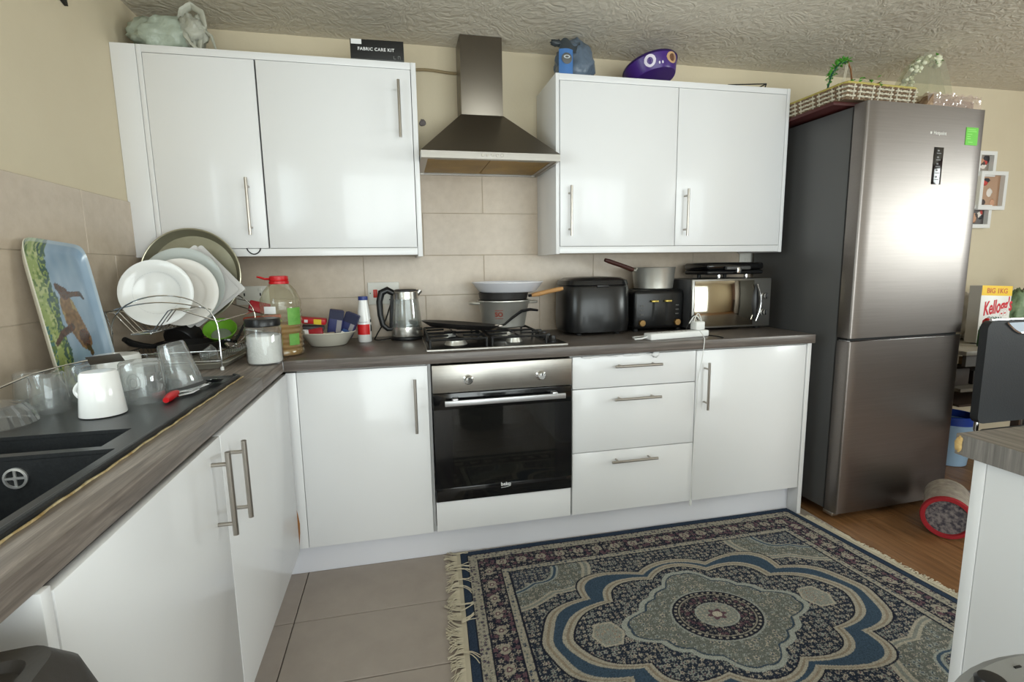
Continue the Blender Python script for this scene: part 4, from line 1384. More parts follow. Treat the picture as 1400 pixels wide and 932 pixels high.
# stock pot, frying pan and white pan stacked on the back right burner
pt_ = thing('stock_pot', 'two-handled aluminium pot on the back right burner', 'pot', (1.507, -0.205, SUP))
ob('body', MB().lathe([(0, 0), (0.094, 0), (0.102, 0.006), (0.124, 0.120), (0.130, 0.126), (0.130, 0.130), (0.122, 0.130), (0.099, 0.009), (0, 0.004)], n=56), ALU, pt_)
for s in (-1, 1):
    mb = MB().tube([(s * 0.122, -0.03, 0.116), (s * 0.150, -0.028, 0.117), (s * 0.163, -0.015, 0.117), (s * 0.166, 0, 0.117), (s * 0.163, 0.015, 0.117), (s * 0.150, 0.028, 0.117), (s * 0.122, 0.03, 0.116)], 0.006, 8)
    ob('handle', mb, ALU, pt_)
STAMP = mat('red_brown_stamp', (132, 58, 44), 0.5)
stamp = Matrix.Translation((-0.044, -0.1055, 0.066)) @ Matrix.Rotation(R(-22), 4, 'Z') @ Matrix.Rotation(R(11), 4, 'X') @ Matrix.Rotation(pi / 2, 4, 'X')
text('lettering', 'SO', 0.030, STAMP, pt_, stamp, bold=0.0012)
mb = MB(Matrix.Translation((-0.044, -0.1055, 0.066)) @ Matrix.Rotation(R(-22), 4, 'Z') @ Matrix.Rotation(R(11), 4, 'X'))
for z in (0.019, -0.020):
    mb.box(-0.018, -0.0006, z, 0.02, 0.0008, z + 0.0025)
ob('stamp_lines', mb, STAMP, pt_, smooth=False)
PZ = SUP + 0.1315
fp = thing('frying_pan', 'black frying pan with wooden handle on top of the pot', 'pan', (1.507, -0.205, PZ))
ob('dish', MB().lathe([(0, 0), (0.108, 0), (0.116, 0.004), (0.121, 0.034), (0.1185, 0.035), (0.112, 0.006), (0, 0.004)], n=52), PANB, fp)
mb = MB().tube([(0.112, -0.05, 0.016), (0.15, -0.06, 0.022), (0.165, -0.063, 0.026)], 0.007, 8)
ob('handle_stub', mb, BLACK, fp)
mb = MB().tube([(0.128, -0.055, 0.019), (0.16, -0.062, 0.025), (0.21, -0.075, 0.037), (0.255, -0.085, 0.046), (0.275, -0.09, 0.050)], [0.009, 0.0115, 0.0105, 0.0105, 0.008], 12)
ob('wooden_grip', mb, mat('pale_beech', (196, 150, 96), 0.55, var=(30, 0.3, (170, 122, 72)), stretch=(1, 8, 8)), fp, label='pale wooden grip')
wp2 = MB().lathe([(0, 0), (0.128, 0), (0.140, 0.005), (0.168, 0.042), (0.173, 0.046), (0.173, 0.049), (0.167, 0.049), (0.136, 0.010), (0, 0.005)], c=(0, 0, 0), n=60)
ob('white_pan', wp2, mat('white_enamel', (226, 226, 232), 0.25, coat=0.3), label='shallow white enamel pan on top of the pan stack', cat='pan', loc=(1.528, -0.205, PZ + 0.0362))

# ================================================================== KETTLE
kt = thing('kettle', 'glass and steel kettle with black handle left of the hob', 'kettle', (1.042, -0.125, WTZ + 0.0005))
ob('power_base', MB().lathe([(0, 0), (0.078, 0), (0.080, 0.005), (0.078, 0.013), (0.070, 0.016), (0, 0.016)], n=40), BLACK, kt)
ob('steel_band', MB().lathe([(0.0, 0.0165), (0.0745, 0.0165), (0.0755, 0.02), (0.0735, 0.062), (0.0715, 0.062), (0, 0.062)], n=48), mat('kettle_steel', (214, 212, 206), 0.25, 0.9), kt)
ob('glass_body', MB().lathe([(0.0725, 0.0625), (0.072, 0.08), (0.060, 0.195), (0.0575, 0.195), (0.0695, 0.08), (0.070, 0.0625)], n=48), GLASS, kt)
ob('water', MB().lathe([(0, 0.0632), (0.068, 0.0632), (0.066, 0.083), (0, 0.083)], n=40), clear_mat('water', (206, 214, 212), 0.03, 0.1, 1.33), kt)
ob('collar', MB().lathe([(0.0605, 0.1945), (0.0605, 0.228), (0.058, 0.231), (0.057, 0.1945)], n=48), mat('kettle_steel'), kt)
ob('lid', MB().lathe([(0.0575, 0.229), (0.057, 0.235), (0.048, 0.240), (0, 0.241)], n=40), BLACK, kt)
mb = MB().tube([(-0.056, -0.005, 0.222), (-0.085, -0.008, 0.238), (-0.112, -0.01, 0.226), (-0.123, -0.012, 0.185), (-0.122, -0.012, 0.12), (-0.112, -0.012, 0.072), (-0.09, -0.01, 0.052), (-0.071, -0.008, 0.052)], [0.012, 0.014, 0.0145, 0.0125, 0.0115, 0.011, 0.010, 0.009], 12, flat=1.2)
ob('handle', mb, BLACK, kt)
mb = MB().tube([(-0.063, -0.006, 0.21), (-0.068, -0.008, 0.16), (-0.073, -0.01, 0.10), (-0.074, -0.01, 0.06)], 0.008, 8)
ob('handle_spine', mb, BLACK, kt)
mb = MB().tube([(0.055, -0.0, 0.215), (0.066, -0.002, 0.228), (0.070, -0.002, 0.234)], 0.012, 10)
ob('spout', mb, mat('kettle_steel'), kt)
mb = MB().tube([(-0.078, 0.0, 0.006), (-0.11, -0.03, 0.004), (-0.14, -0.035, 0.004), (-0.155, -0.01, 0.004), (-0.14, 0.03, 0.03), (-0.10, 0.06, 0.09), (-0.075, 0.095, 0.16)], 0.0034, 8)
ob('power_cord', mb, RUB, kt)

# ================================================================== MILK-STYLE BOTTLE
ml = thing('plastic_bottle', 'slim white plastic bottle with blue cap and red label', 'bottle', (0.846, -0.165, WTZ + 0.0005))
ob('body', MB().lathe([(0, 0), (0.029, 0), (0.032, 0.004), (0.032, 0.09), (0.030, 0.11), (0.026, 0.15), (0.0215, 0.18), (0.020, 0.196), (0, 0.196)], n=32), CERW, ml)
ob('cap', MB().lathe([(0, 0.196), (0.022, 0.196), (0.0225, 0.199), (0.0215, 0.213), (0, 0.214)], n=28), mat('blue_cap', (44, 60, 128), 0.4), ml)
ob('red_label', MB().lathe([(0.0324, 0.036), (0.0324, 0.084), (0.0321, 0.084), (0.0321, 0.036)], n=20, a0=R(195), a1=R(320)), mat('bright_red_print', (216, 34, 36), 0.4), ml)
ob('dark_print', MB().lathe([(0.0318, 0.088), (0.0314, 0.096), (0.0310, 0.096)], n=14, a0=R(215), a1=R(300)), BLACK, ml)
ob('dark_print', MB().lathe([(0.0324, 0.05), (0.0315, 0.105), (0.0310, 0.105)], n=10, a0=R(330), a1=R(365)), BLACK, ml)

# ================================================================== OVAL BOWL WITH PACKETS
bw = thing('oval_dish', 'cream oval dish holding packets on the back worktop', 'dish', (0.690, -0.225, WTZ + 0.0005))
ob('bowl', MB().lathe([(0, 0), (0.072, 0), (0.080, 0.004), (0.112, 0.052), (0.123, 0.060), (0.121, 0.063), (0.108, 0.056), (0.074, 0.009), (0, 0.007)], n=56, sx=1.0, sy=0.78), CERC, bw)
ob('lip_line', MB().lathe([(0.0835, 0.0105), (0.0855, 0.0125), (0.083, 0.0125)], n=56, sx=1.0, sy=0.78), mat('grey_line', (150, 146, 130), 0.4), bw)
BWZ = WTZ + 0.010


def packet(name, label, loc, size, rot, m, cat='packet', amp=0.0, parts=()):
    t = thing(name, label, cat, loc)
    t.rotation_euler = rot
    sx, sy, sz = size
    mbp = MB().box(-sx / 2, -sy / 2, 0, sx / 2, sy / 2, sz, bev=min(sy * 0.4, 0.006), seg=2)
    ob('packet_body', mbp, m, t)
    for (nm, x0, x1, z0, z1, mm) in parts:
        ob(nm, MB().box(x0 * sx, -sy / 2 - 0.0009, z0 * sz, x1 * sx, -sy / 2 + 0.001, z1 * sz), mm, t, smooth=False)
    return t


NAVY = mat('navy_packet', (40, 46, 96), 0.45)
DNAVY = mat('dark_navy_packet', (18, 22, 58), 0.45)
BGREY = mat('grey_band', (140, 136, 140), 0.5)
packet('coffee_pack', 'navy blue folded packet leaning in the oval dish', (0.712, -0.215, BWZ + 0.026), (0.062, 0.040, 0.125), (R(6), R(10), R(8)), NAVY, parts=(('dark_top', -0.5, 0.5, 0.68, 1.0, DNAVY), ('grey_band', 0.08, 0.42, 0.0, 0.66, BGREY)))
packet('coffee_pack', 'second navy packet leaning right in the oval dish beside the bottle', (0.760, -0.200, BWZ + 0.026), (0.062, 0.040, 0.112), (R(2), R(24), R(-6)), NAVY, parts=(('dark_top', -0.5, 0.5, 0.60, 1.0, DNAVY), ('grey_band', 0.1, 0.40, 0.25, 0.6, BGREY)))
REDP = mat('red_packet', (186, 32, 40), 0.4)
YELP = mat('yellow_print', (226, 196, 58), 0.45)
packet('stock_box', 'red and yellow slim box on top of the oval dish', (0.625, -0.235, BWZ + 0.093), (0.125, 0.038, 0.026), (R(8), R(6), R(-4)), REDP, parts=(('yellow_panel', 0.10, 0.36, 0.05, 0.95, YELP), ('white_spot', -0.22, -0.10, 0.25, 0.75, LOGO)))
packet('sachet', 'dark grey flat box under the red and yellow box', (0.622, -0.235, BWZ + 0.062), (0.11, 0.05, 0.022), (R(4), R(4), R(6)), mat('charcoal_packet', (52, 50, 54), 0.5), parts=(('white_strip', -0.4, 0.1, 0.1, 0.3, LOGO),))
packet('sachet', 'red crumpled sachet at the front of the oval dish', (0.640, -0.268, BWZ + 0.038), (0.075, 0.022, 0.034), (R(-18), R(-10), R(-5)), mat('dark_red_packet', (160, 30, 42), 0.35), parts=(('white_print', -0.5, -0.28, 0.1, 0.9, LOGO),))
mb = MB().blob((0, 0, 0.012), (0.075, 0.045, 0.016), 0.5, 3.0, 21, 30, 16)
ob('paper_wrap', mb, mat('cream_paper', (206, 192, 172), 0.7), label='crumpled cream paper lying in the oval dish', cat='paper', loc=(0.685, -0.240, BWZ + 0.022))
packet('sachet', 'small white and blue sachet at the right end of the oval dish', (0.757, -0.248, BWZ + 0.030), (0.032, 0.010, 0.034), (R(-20), R(28), R(0)), mat('blue_sachet', (38, 72, 130), 0.4), parts=(('white_corner', -0.5, -0.1, 0.0, 0.55, LOGO),))

# ================================================================== OIL BOTTLE
ol = thing('oil_bottle', 'large clear cooking oil bottle with red cap and green label', 'bottle', (0.548, -0.450, WTZ + 0.0005))
prof = [(0, 0), (0.068, 0), (0.076, 0.006)]
for k in range(9):
    z = 0.018 + k * 0.02
    prof += [(0.0775, z), (0.0735, z + 0.01)]
prof += [(0.077, 0.205), (0.074, 0.225), (0.060, 0.258), (0.040, 0.282), (0.030, 0.288), (0.030, 0.297)]
ob('shell', MB().lathe(prof, n=44), clear_mat('bottle_pet', (248, 248, 236), 0.06, 0.06, 1.45), ol)
oprof = [(0, 0.003), (0.066, 0.003), (0.072, 0.01)] + [(r - 0.004, z) for (r, z) in prof[3:15]] + [(0, prof[14][1])]
ob('oil', MB().lathe(oprof, n=40), clear_mat('amber_oil', (222, 176, 84), 0.06, 0.35, 1.3), ol)
ob('cap', MB().lathe([(0, 0.296), (0.034, 0.296), (0.036, 0.300), (0.034, 0.314), (0.028, 0.317), (0, 0.317)], n=28), RED, ol)
mb = MB().tube([(-0.02, 0, 0.305), (-0.05, -0.005, 0.305), (-0.068, -0.008, 0.312), (-0.078, -0.01, 0.314)], [0.012, 0.010, 0.010, 0.007], 10, flat=0.45)
ob('cap_tab', mb, RED, ol)
ob('collar', MB().lathe([(0.031, 0.284), (0.037, 0.285), (0.037, 0.295), (0.031, 0.296)], n=28), RED, ol)
GLB = mat('green_label', (86, 150, 62), 0.5, var=(40, 0.25, (120, 176, 84)))
ob('green_label', MB().lathe([(0.0782, 0.125), (0.0782, 0.192), (0.0778, 0.192)], n=14, a0=R(-62), a1=R(-18)), GLB, ol)
ob('green_label', MB().lathe([(0.0782, 0.045), (0.0782, 0.09), (0.0778, 0.09)], n=14, a0=R(-62), a1=R(-30)), GLB, ol)
ob('white_label', MB().lathe([(0.0782, 0.172), (0.0782, 0.200), (0.0778, 0.200)], n=12, a0=R(-128), a1=R(-92)), LOGO, ol)

# ================================================================== STORAGE JAR
jr = thing('storage_jar', 'glass jar of white sugar with black lid at the worktop corner', 'jar', (0.522, -0.640, WTZ + 0.0005))
pj_ = [(0.061 + (0.0012 if k % 2 else 0), 0.008) for k in range(1)]
mb = MB()
nf = 56
rows = []
for (r, z) in ((0.056, 0.0), (0.060, 0.004), (0.061, 0.012), (0.061, 0.128), (0.058, 0.136), (0.055, 0.139)):
    rows.append([mb.v(((r + 0.0012 * (k % 2) * (1 if 0.005 < z < 0.13 else 0)) * cos(2 * pi * k / nf), (r + 0.0012 * (k % 2) * (1 if 0.005 < z < 0.13 else 0)) * sin(2 * pi * k / nf), z)) for k in range(nf)])
for a, b2 in zip(rows, rows[1:]):
    for k in range(nf):
        mb.face([a[k], a[(k + 1) % nf], b2[(k + 1) % nf], b2[k]])
mb.face(rows[0][::-1])
ob('glass', mb, GLASS, jr)
ob('sugar', MB().lathe([(0, 0.006), (0.055, 0.006), (0.0575, 0.012), (0.0575, 0.104), (0.04, 0.112), (0, 0.108)], n=40), mat('white_sugar', (232, 230, 226), 0.8, bump=(200, 0.3)), jr)
ob('lid', MB().lathe([(0, 0.1385), (0.058, 0.1385), (0.060, 0.141), (0.060, 0.163), (0.058, 0.166), (0, 0.167)], n=44), BLACK, jr)

# ================================================================== RICE COOKER
rk = thing('air_fryer', 'tall rounded black gloss cooker right of the hob', 'cooker', (1.972, -0.180, WTZ + 0.0005))


def sq(hx, hy, z, p=3.2, n=48):
    o_ = []
    for k in range(n):
        t = 2 * pi * k / n
        c_, s_ = cos(t), sin(t)
        o_.append((hx * abs(c_) ** (2 / p) * (1 if c_ > 0 else -1), hy * abs(s_) ** (2 / p) * (1 if s_ > 0 else -1), z))
    return o_


ob('body', loft(MB(), [sq(0.159, 0.135, 0.012), sq(0.170, 0.145, 0.016), sq(0.176, 0.150, 0.06), sq(0.172, 0.147, 0.232), sq(0.167, 0.143, 0.240)]), FRYB, rk)
ob('lid', loft(MB(), [sq(0.167, 0.143, 0.2415), sq(0.170, 0.145, 0.246), sq(0.164, 0.140, 0.266), sq(0.136, 0.115, 0.279), sq(0.064, 0.05, 0.284)]), mat('black_lid', (20, 20, 22), 0.22), rk)
ob('lid_latch', MB().box(-0.03, -0.150, 0.232, 0.03, -0.136, 0.246, bev=0.004), BLACK, rk)
ob('handle_mount', MB().box(0.165, -0.03, 0.222, 0.180, 0.03, 0.252, bev=0.005), HANDLE, rk)
for (x, y) in ((-0.1, -0.09), (0.1, -0.09), (-0.1, 0.09), (0.1, 0.09)):
    ob('foot', MB().lathe([(0, 0), (0.014, 0), (0.014, 0.0135), (0, 0.0135)], c=(x, y, 0), n=14), RUB, rk)

# ================================================================== TOASTER
ts = thing('toaster', 'black four-slice toaster with brass dials beneath the saucepan', 'toaster', (2.308, -0.150, WTZ + 0.0005))
TWX, TYF, TYB, TZT = 0.140, -0.115, 0.115, 0.212
ob('body', MB().box(-TWX, TYF, 0.012, TWX, TYB, TZT, bev=0.022, seg=4), mat('toaster_black', (20, 20, 21), 0.28), ts)
for s in (-0.075, 0.075):
    for y in (-0.045, 0.045):
        ob('bread_slot', MB().box(s - 0.06, y - 0.015, TZT - 0.0005, s + 0.06, y + 0.015, TZT + 0.0008), RUB, ts, smooth=False)
for s in (-0.034, 0.040):
    tr_ = ob('lever_track', MB().box(s - 0.006, TYF - 0.0012, 0.055, s + 0.006, TYF + 0.001, 0.155), RUB, ts, smooth=False)
    ob('lever', MB().box(s - 0.018, TYF - 0.022, 0.150, s + 0.018, TYF - 0.001, 0.160, bev=0.003), mat('brass_lever', (196, 174, 90), 0.3, 0.6), ts)
for s in (-0.098, 0.098):
    ob('dial', MB(Matrix.Translation((s, TYF - 0.001, 0.045)) @ Matrix.Rotation(pi / 2, 4, 'X')).lathe([(0, 0), (0.017, 0), (0.017, 0.010), (0.015, 0.013), (0, 0.013)], n=24), mat('brass_dial', (150, 118, 74), 0.35, 0.8), ts)
    for k in range(3):
        ob('button', MB().box(s - 0.009, TYF - 0.003, 0.085 + k * 0.022, s + 0.009, TYF + 0.001, 0.091 + k * 0.022, bev=0.001), mat('dim_grey', (86, 86, 84), 0.4), ts)
for (x, y) in ((-0.12, -0.09), (0.12, -0.09), (-0.12, 0.09), (0.12, 0.09)):
    ob('foot', MB().lathe([(0, 0), (0.012, 0), (0.012, 0.014), (0, 0.014)], c=(x, y, 0), n=12), RUB, ts)

sp = thing('saucepan', 'aluminium saucepan with dark wooden handle on the toaster', 'saucepan', (2.322, -0.165, WTZ + 0.0005 + TZT + 0.0015))
ob('body', MB().lathe([(0, 0), (0.092, 0), (0.099, 0.005), (0.110, 0.106), (0.113, 0.111), (0.110, 0.112), (0.106, 0.106), (0.096, 0.008), (0, 0.004)], n=56), ALU, sp)
mb = MB().tube([(-0.104, -0.012, 0.094), (-0.125, -0.016, 0.100), (-0.15, -0.02, 0.108)], 0.005, 8)
ob('handle_bracket', mb, ALU, sp)
mb = MB().tube([(-0.125, -0.018, 0.101), (-0.14, -0.02, 0.105), (-0.20, -0.03, 0.125), (-0.27, -0.042, 0.146), (-0.292, -0.046, 0.152)], [0.0105, 0.0125, 0.011, 0.0115, 0.009], 12)
ob('handle', mb, mat('dark_walnut', (66, 34, 28), 0.45), sp)

# ================================================================== MICROWAVE AND GRILL
mw = thing('microwave', 'mirror-fronted silver microwave next to the fridge', 'microwave', (2.678, -0.180, WTZ + 0.0005))
MX, MYF, MYB, MZ0, MZ1 = 0.228, -0.150, 0.150, 0.012, 0.262
ob('case', MB().box(-MX, MYF + 0.018, MZ0, MX, MYB, MZ1, bev=0.004), mat('microwave_case', (70, 70, 72), 0.4, 0.3), mw)
ob('fascia', MB().box(-MX, MYF, MZ0, MX, MYF + 0.0175, MZ1, bev=0.004), mat('silver_fascia', (150, 148, 144), 0.3, 0.9), mw)
dw = ob('door_glass', MB().box(-MX + 0.012, MYF - 0.004, MZ0 + 0.010, MX - 0.105, MYF, MZ1 - 0.010, bev=0.0015), mat('mirror_glass', (176, 168, 152), 0.07, 1.0), mw, label='mirrored microwave door')
mb = MB()
mb.grid(lambda u, w: (MX - 0.098 + 0.035 * sin(pi * w) * (u - 0.5) * 1.3 + 0.004, MYF - 0.004 - 0.012 * sin(pi * w) * sin(pi * u), MZ0 + 0.025 + 0.200 * w), 12, 22)
ob('handle', mb, BLACK, dw)
mb = MB().tube(arc(lambda t: (MX - 0.094 + 0.026 * sin(pi * t), MYF - 0.014, MZ0 + 0.03 + 0.19 * t), 18), 0.0035, 8)
ob('handle_trim', mb, CHROME, dw)
for z in (0.085, 0.170):
    k = ob('dial', MB(Matrix.Translation((MX - 0.042, MYF - 0.0005, z)) @ Matrix.Rotation(pi / 2, 4, 'X')).lathe([(0, 0), (0.019, 0), (0.019, 0.004), (0.015, 0.006), (0.0135, 0.018), (0, 0.019)], n=26), mat('silver_fascia'), mw)
    ob('dial_grip', MB().box(MX - 0.045, MYF - 0.026, z - 0.014, MX - 0.039, MYF - 0.018, z + 0.014, bev=0.002), BLACK, k)
for (x, y) in ((-0.18, -0.11), (0.18, -0.11), (-0.18, 0.11), (0.18, 0.11)):
    ob('foot', MB().lathe([(0, 0), (0.014, 0), (0.014, 0.0135), (0, 0.0135)], c=(x, y, 0), n=12), RUB, mw)

gr = thing('sandwich_toaster', 'black sandwich toaster lying on top of the microwave', 'grill', (2.715, -0.190, WTZ + 0.0005 + MZ1 + 0.0005))
ob('lower_shell', MB().box(-0.165, -0.11, 0.020, 0.165, 0.11, 0.042, bev=0.010, seg=3), BLACK, gr)
ob('upper_shell', MB().box(-0.168, -0.113, 0.0425, 0.168, 0.113, 0.082, bev=0.018, seg=3), BLACKG, gr)
ob('front_grip', MB().box(-0.07, -0.135, 0.044, 0.07, -0.112, 0.062, bev=0.006), mat('grey_grip', (78, 78, 78), 0.35), gr)
for x in (-0.085, 0.075):
    ob('foot', MB().lathe([(0, 0), (0.010, 0), (0.011, 0.01), (0.010, 0.0205), (0, 0.0205)], c=(x, -0.09, 0), n=14), CHROME, gr)
    ob('foot', MB().lathe([(0, 0), (0.010, 0), (0.010, 0.0205), (0, 0.0205)], c=(x, 0.09, 0), n=14), BLACK, gr)
ob('latch', MB().box(-0.012, -0.138, 0.026, 0.012, -0.111, 0.058, bev=0.004), CHROME, gr)

# ================================================================== EXTENSION LEAD
PWH = mat('white_cable_plastic', (228, 228, 226), 0.4)
el = thing('extension_lead', 'white extension lead strip on the worktop before the toaster', 'extension lead', (2.265, -0.510, WTZ + 0.0005), 0.16)
ob('strip', MB().box(-0.165, -0.029, 0, 0.165, 0.029, 0.030, bev=0.006, seg=3), PWH, el)
for x in (-0.105, -0.035, 0.035):
    for (dx, dy, w, h) in ((0, 0.012, 0.004, 0.008), (-0.011, -0.008, 0.007, 0.004), (0.011, -0.008, 0.007, 0.004)):
        ob('pin_hole', MB().box(x + dx - w / 2, dy - h / 2, 0.0298, x + dx + w / 2, dy + h / 2, 0.0303), BLACK, el, smooth=False)
mb = MB().tube([(-0.165, 0, 0.014), (-0.195, 0.002, 0.008), (-0.215, 0.02, 0.0045), (-0.19, 0.075, 0.0045), (-0.10, 0.085, 0.0045), (0.02, 0.080, 0.0045), (0.10, 0.088, 0.006)], 0.0040, 8)
ob('cable', mb, PWH, el)
pg = thing('phone_charger', 'white plug with looped cable at the right end of the lead', 'plug', (2.383, -0.492, WTZ + 0.0312), 0.16)
ob('plug_body', MB().box(-0.026, -0.022, 0, 0.026, 0.022, 0.040, bev=0.006, seg=3), PWH, pg)
mb = MB().tube(arc(lambda t: (-0.028 + 0.056 * t, -0.006 + 0.012 * t, 0.040 + 0.036 * sin(pi * t)), 16), 0.0024, 6)
mb.tube(arc(lambda t: (-0.040 + 0.075 * t, 0.012, 0.030 + 0.035 * sin(pi * t)), 16), 0.0022, 6)
ob('cable_loop', mb, PWH, pg)
mb = MB().tube(arc(lambda t: (-0.052 + 0.088 * t, 0.018, 0.002 + 0.064 * sin(pi * t)), 18), 0.0026, 6)
ob('cable_loop', mb, RUB, pg)
ch = MB().tube([(2.36, -0.545, WTZ + 0.034), (2.352, -0.580, WTZ + 0.022), (2.345, -0.610, WTZ + 0.0065), (2.340, -0.6165, 0.90), (2.334, -0.617, 0.84), (2.322, -0.600, 0.72), (2.330, -0.5935, 0.62), (2.322, -0.5925, 0.50), (2.318, -0.5925, 0.30), (2.314, -0.5925, 0.145)], 0.0019, 6)
cb = thing('charging_cable', 'thin white cable hanging down in front of the drawers', 'cable', (2.33, -0.60, 0.12), world=True)
ob('cord', ch, PWH, cb)
ob('connector', MB().box(2.309, -0.5975, 0.120, 2.319, -0.5885, 0.146, bev=0.002), PWH, cb)
bc = MB().tube([(2.41, -0.475, WTZ + 0.004), (2.44, -0.52, WTZ + 0.004), (2.452, -0.56, WTZ + 0.004), (2.446, -0.600, WTZ + 0.004)], 0.003, 6)
ob('black_cable', bc, RUB, label='short black cable on the worktop right of the extension lead', cat='cable')

# ================================================================== PICTURE TRAY LEANING ON THE LEFT WALL
tr = thing('serving_tray', 'blue and green deer picture tray leaning on the left wall', 'tray', (0.085, -0.88, SZ), world=True)
TLc, TRc, BLc, BRc = Vector((0.024, -1.020, 1.350)), Vector((0.024, -0.735, 1.335)), Vector((0.094, -1.052, SZ + 0.010)), Vector((0.094, -0.765, SZ + 0.004))


def tray_pt(s, t):
    return BLc * (1 - s) * (1 - t) + BRc * s * (1 - t) + TLc * (1 - s) * t + TRc * s * t


tn = (BRc - BLc).cross(TLc - BLc).normalized()
if tn.x < 0:
    tn = -tn
NS_, NT_ = 90, 130
ss, tt = np.meshgrid(np.linspace(0, 1, NS_), np.linspace(0, 1, NT_), indexing='ij')
# rounded corners: squeeze the parameter square towards a superellipse
a_, b_ = ss * 2 - 1, tt * 2 - 1
m8 = np.maximum(np.abs(a_), np.abs(b_))
p8 = 9.0
k8 = np.where(m8 > 1e-6, m8 / np.maximum((np.abs(a_) ** p8 + np.abs(b_ * 1.0) ** p8) ** (1 / p8), 1e-9), 1)
sa, ta = (a_ * k8 + 1) / 2, (b_ * k8 + 1) / 2
lift = np.clip((m8 - 0.86) / 0.14, 0, 1) ** 1.3 * 0.018
B_, Rr, Tl, Tr_ = np.array(BLc), np.array(BRc), np.array(TLc), np.array(TRc)
P3 = ((1 - sa) * (1 - ta))[..., None] * B_ + (sa * (1 - ta))[..., None] * Rr + ((1 - sa) * ta)[..., None] * Tl + (sa * ta)[..., None] * Tr_ + lift[..., None] * np.array(tn)
Gx, Gy = sa, ta
nz1 = np.array([[mnoise.noise(Vector((sa[i, j] * 11, ta[i, j] * 8, 0))) for j in range(NT_)] for i in range(NS_)])
nz2 = np.array([[mnoise.noise(Vector((sa[i, j] * 26, ta[i, j] * 38, 5))) for j in range(NT_)] for i in range(NS_)])
colr = np.zeros((NS_, NT_, 3))
colr[:] = lin_arr((142, 164, 184))
colr += 0.05 * nz1[..., None]
grn = Gx < 0.37 + 0.05 * nz1 + 0.02 * nz2
colr[grn] = lin_arr((146, 164, 92))
colr[grn & (nz1 + nz2 > 0.15)] = lin_arr((176, 184, 124))
colr[grn & (nz1 - nz2 > 0.3)] = lin_arr((92, 118, 62))
colr[(Gx > 0.27 + 0.06 * nz1) & grn & (nz2 > -0.1)] = lin_arr((54, 84, 72))
colr[grn & (Gx < 0.16) & (Gy < 0.42) & (nz2 > 0)] = lin_arr((70, 116, 110))


def seg(ax, ay, bx_, by_, w0, w1):
    dx, dy = bx_ - ax, (by_ - ay)
    L2 = dx * dx + dy * dy * 2.2
    t = np.clip(((Gx - ax) * dx + (Gy - ay) * dy * 2.2) / L2, 0, 1)
    d_ = np.hypot(Gx - ax - t * dx, (Gy - ay - t * dy) * 1.48)
    return d_ < w0 + (w1 - w0) * t


FUR, FURD, FURL = lin_arr((132, 100, 66)), lin_arr((84, 54, 40)), lin_arr((158, 138, 92))
deer = [(0.52, 0.55, 0.56, 0.44, 0.10, 0.115, FURL), (0.56, 0.44, 0.66, 0.30, 0.115, 0.095, FUR), (0.66, 0.32, 0.68, 0.235, 0.075, 0.03, FURD),
        (0.50, 0.55, 0.52, 0.63, 0.075, 0.06, FUR), (0.52, 0.64, 0.43, 0.69, 0.06, 0.03, FURD), (0.54, 0.63, 0.78, 0.635, 0.03, 0.022, FURD),
        (0.78, 0.635, 0.82, 0.60, 0.025, 0.012, lin_arr((52, 40, 36))), (0.50, 0.40, 0.32, 0.36, 0.035, 0.03, FURD), (0.32, 0.36, 0.20, 0.30, 0.03, 0.018, FURD),
        (0.70, 0.24, 0.71, 0.20, 0.022, 0.03, FURD)]
for (ax, ay, bx_, by_, w0, w1, c_) in deer:
    mk = seg(ax, ay, bx_, by_, w0 * 1.15, w1 * 1.15)
    colr[mk] = c_ * (0.85 + 0.5 * nz2[mk][:, None])
colr[lift > 0.012] = colr[lift > 0.012] * 0.6 + 0.4 * lin_arr((206, 214, 214))
colr = np.clip(colr, 0.005, 1)
me = bpy.data.meshes.new('tray_front')
vv = P3.reshape(-1, 3) - np.array(tr.location)
back = P3.reshape(-1, 3) - np.array(tr.location) - 0.0035 * np.array(tn)
ii = np.arange(NS_ * NT_).reshape(NS_, NT_)
fc = np.stack([ii[:-1, :-1], ii[1:, :-1], ii[1:, 1:], ii[:-1, 1:]], -1).reshape(-1, 4)
me.from_pydata(vv.tolist(), [], fc.tolist())
ca = me.color_attributes.new('picture', 'FLOAT_COLOR', 'POINT')
ca.data.foreach_set('color', np.concatenate([colr.reshape(-1, 3), np.ones((NS_ * NT_, 1))], 1).ravel().astype(np.float32))
me.update()
o = link('picture_face', me, mat('melamine_print', (150, 160, 170), 0.22, attr='picture', coat=0.3), tr, loc=(0, 0, 0))
me2 = bpy.data.meshes.new('tray_back')
edge = list(ii[:, 0]) + list(ii[-1, 1:]) + list(ii[-2::-1, -1]) + list(ii[0, -2:0:-1])
ne = len(edge)
vb_ = back.tolist() + [vv[i].tolist() for i in edge]
fb_ = fc[:, ::-1].tolist() + [[edge[k], edge[(k + 1) % ne], NS_ * NT_ + (k + 1) % ne, NS_ * NT_ + k] for k in range(ne)]
me2.from_pydata(vb_, [], fb_)
link('tray_shell', me2, mat('cream_melamine', (214, 212, 196), 0.35), tr, loc=(0, 0, 0))

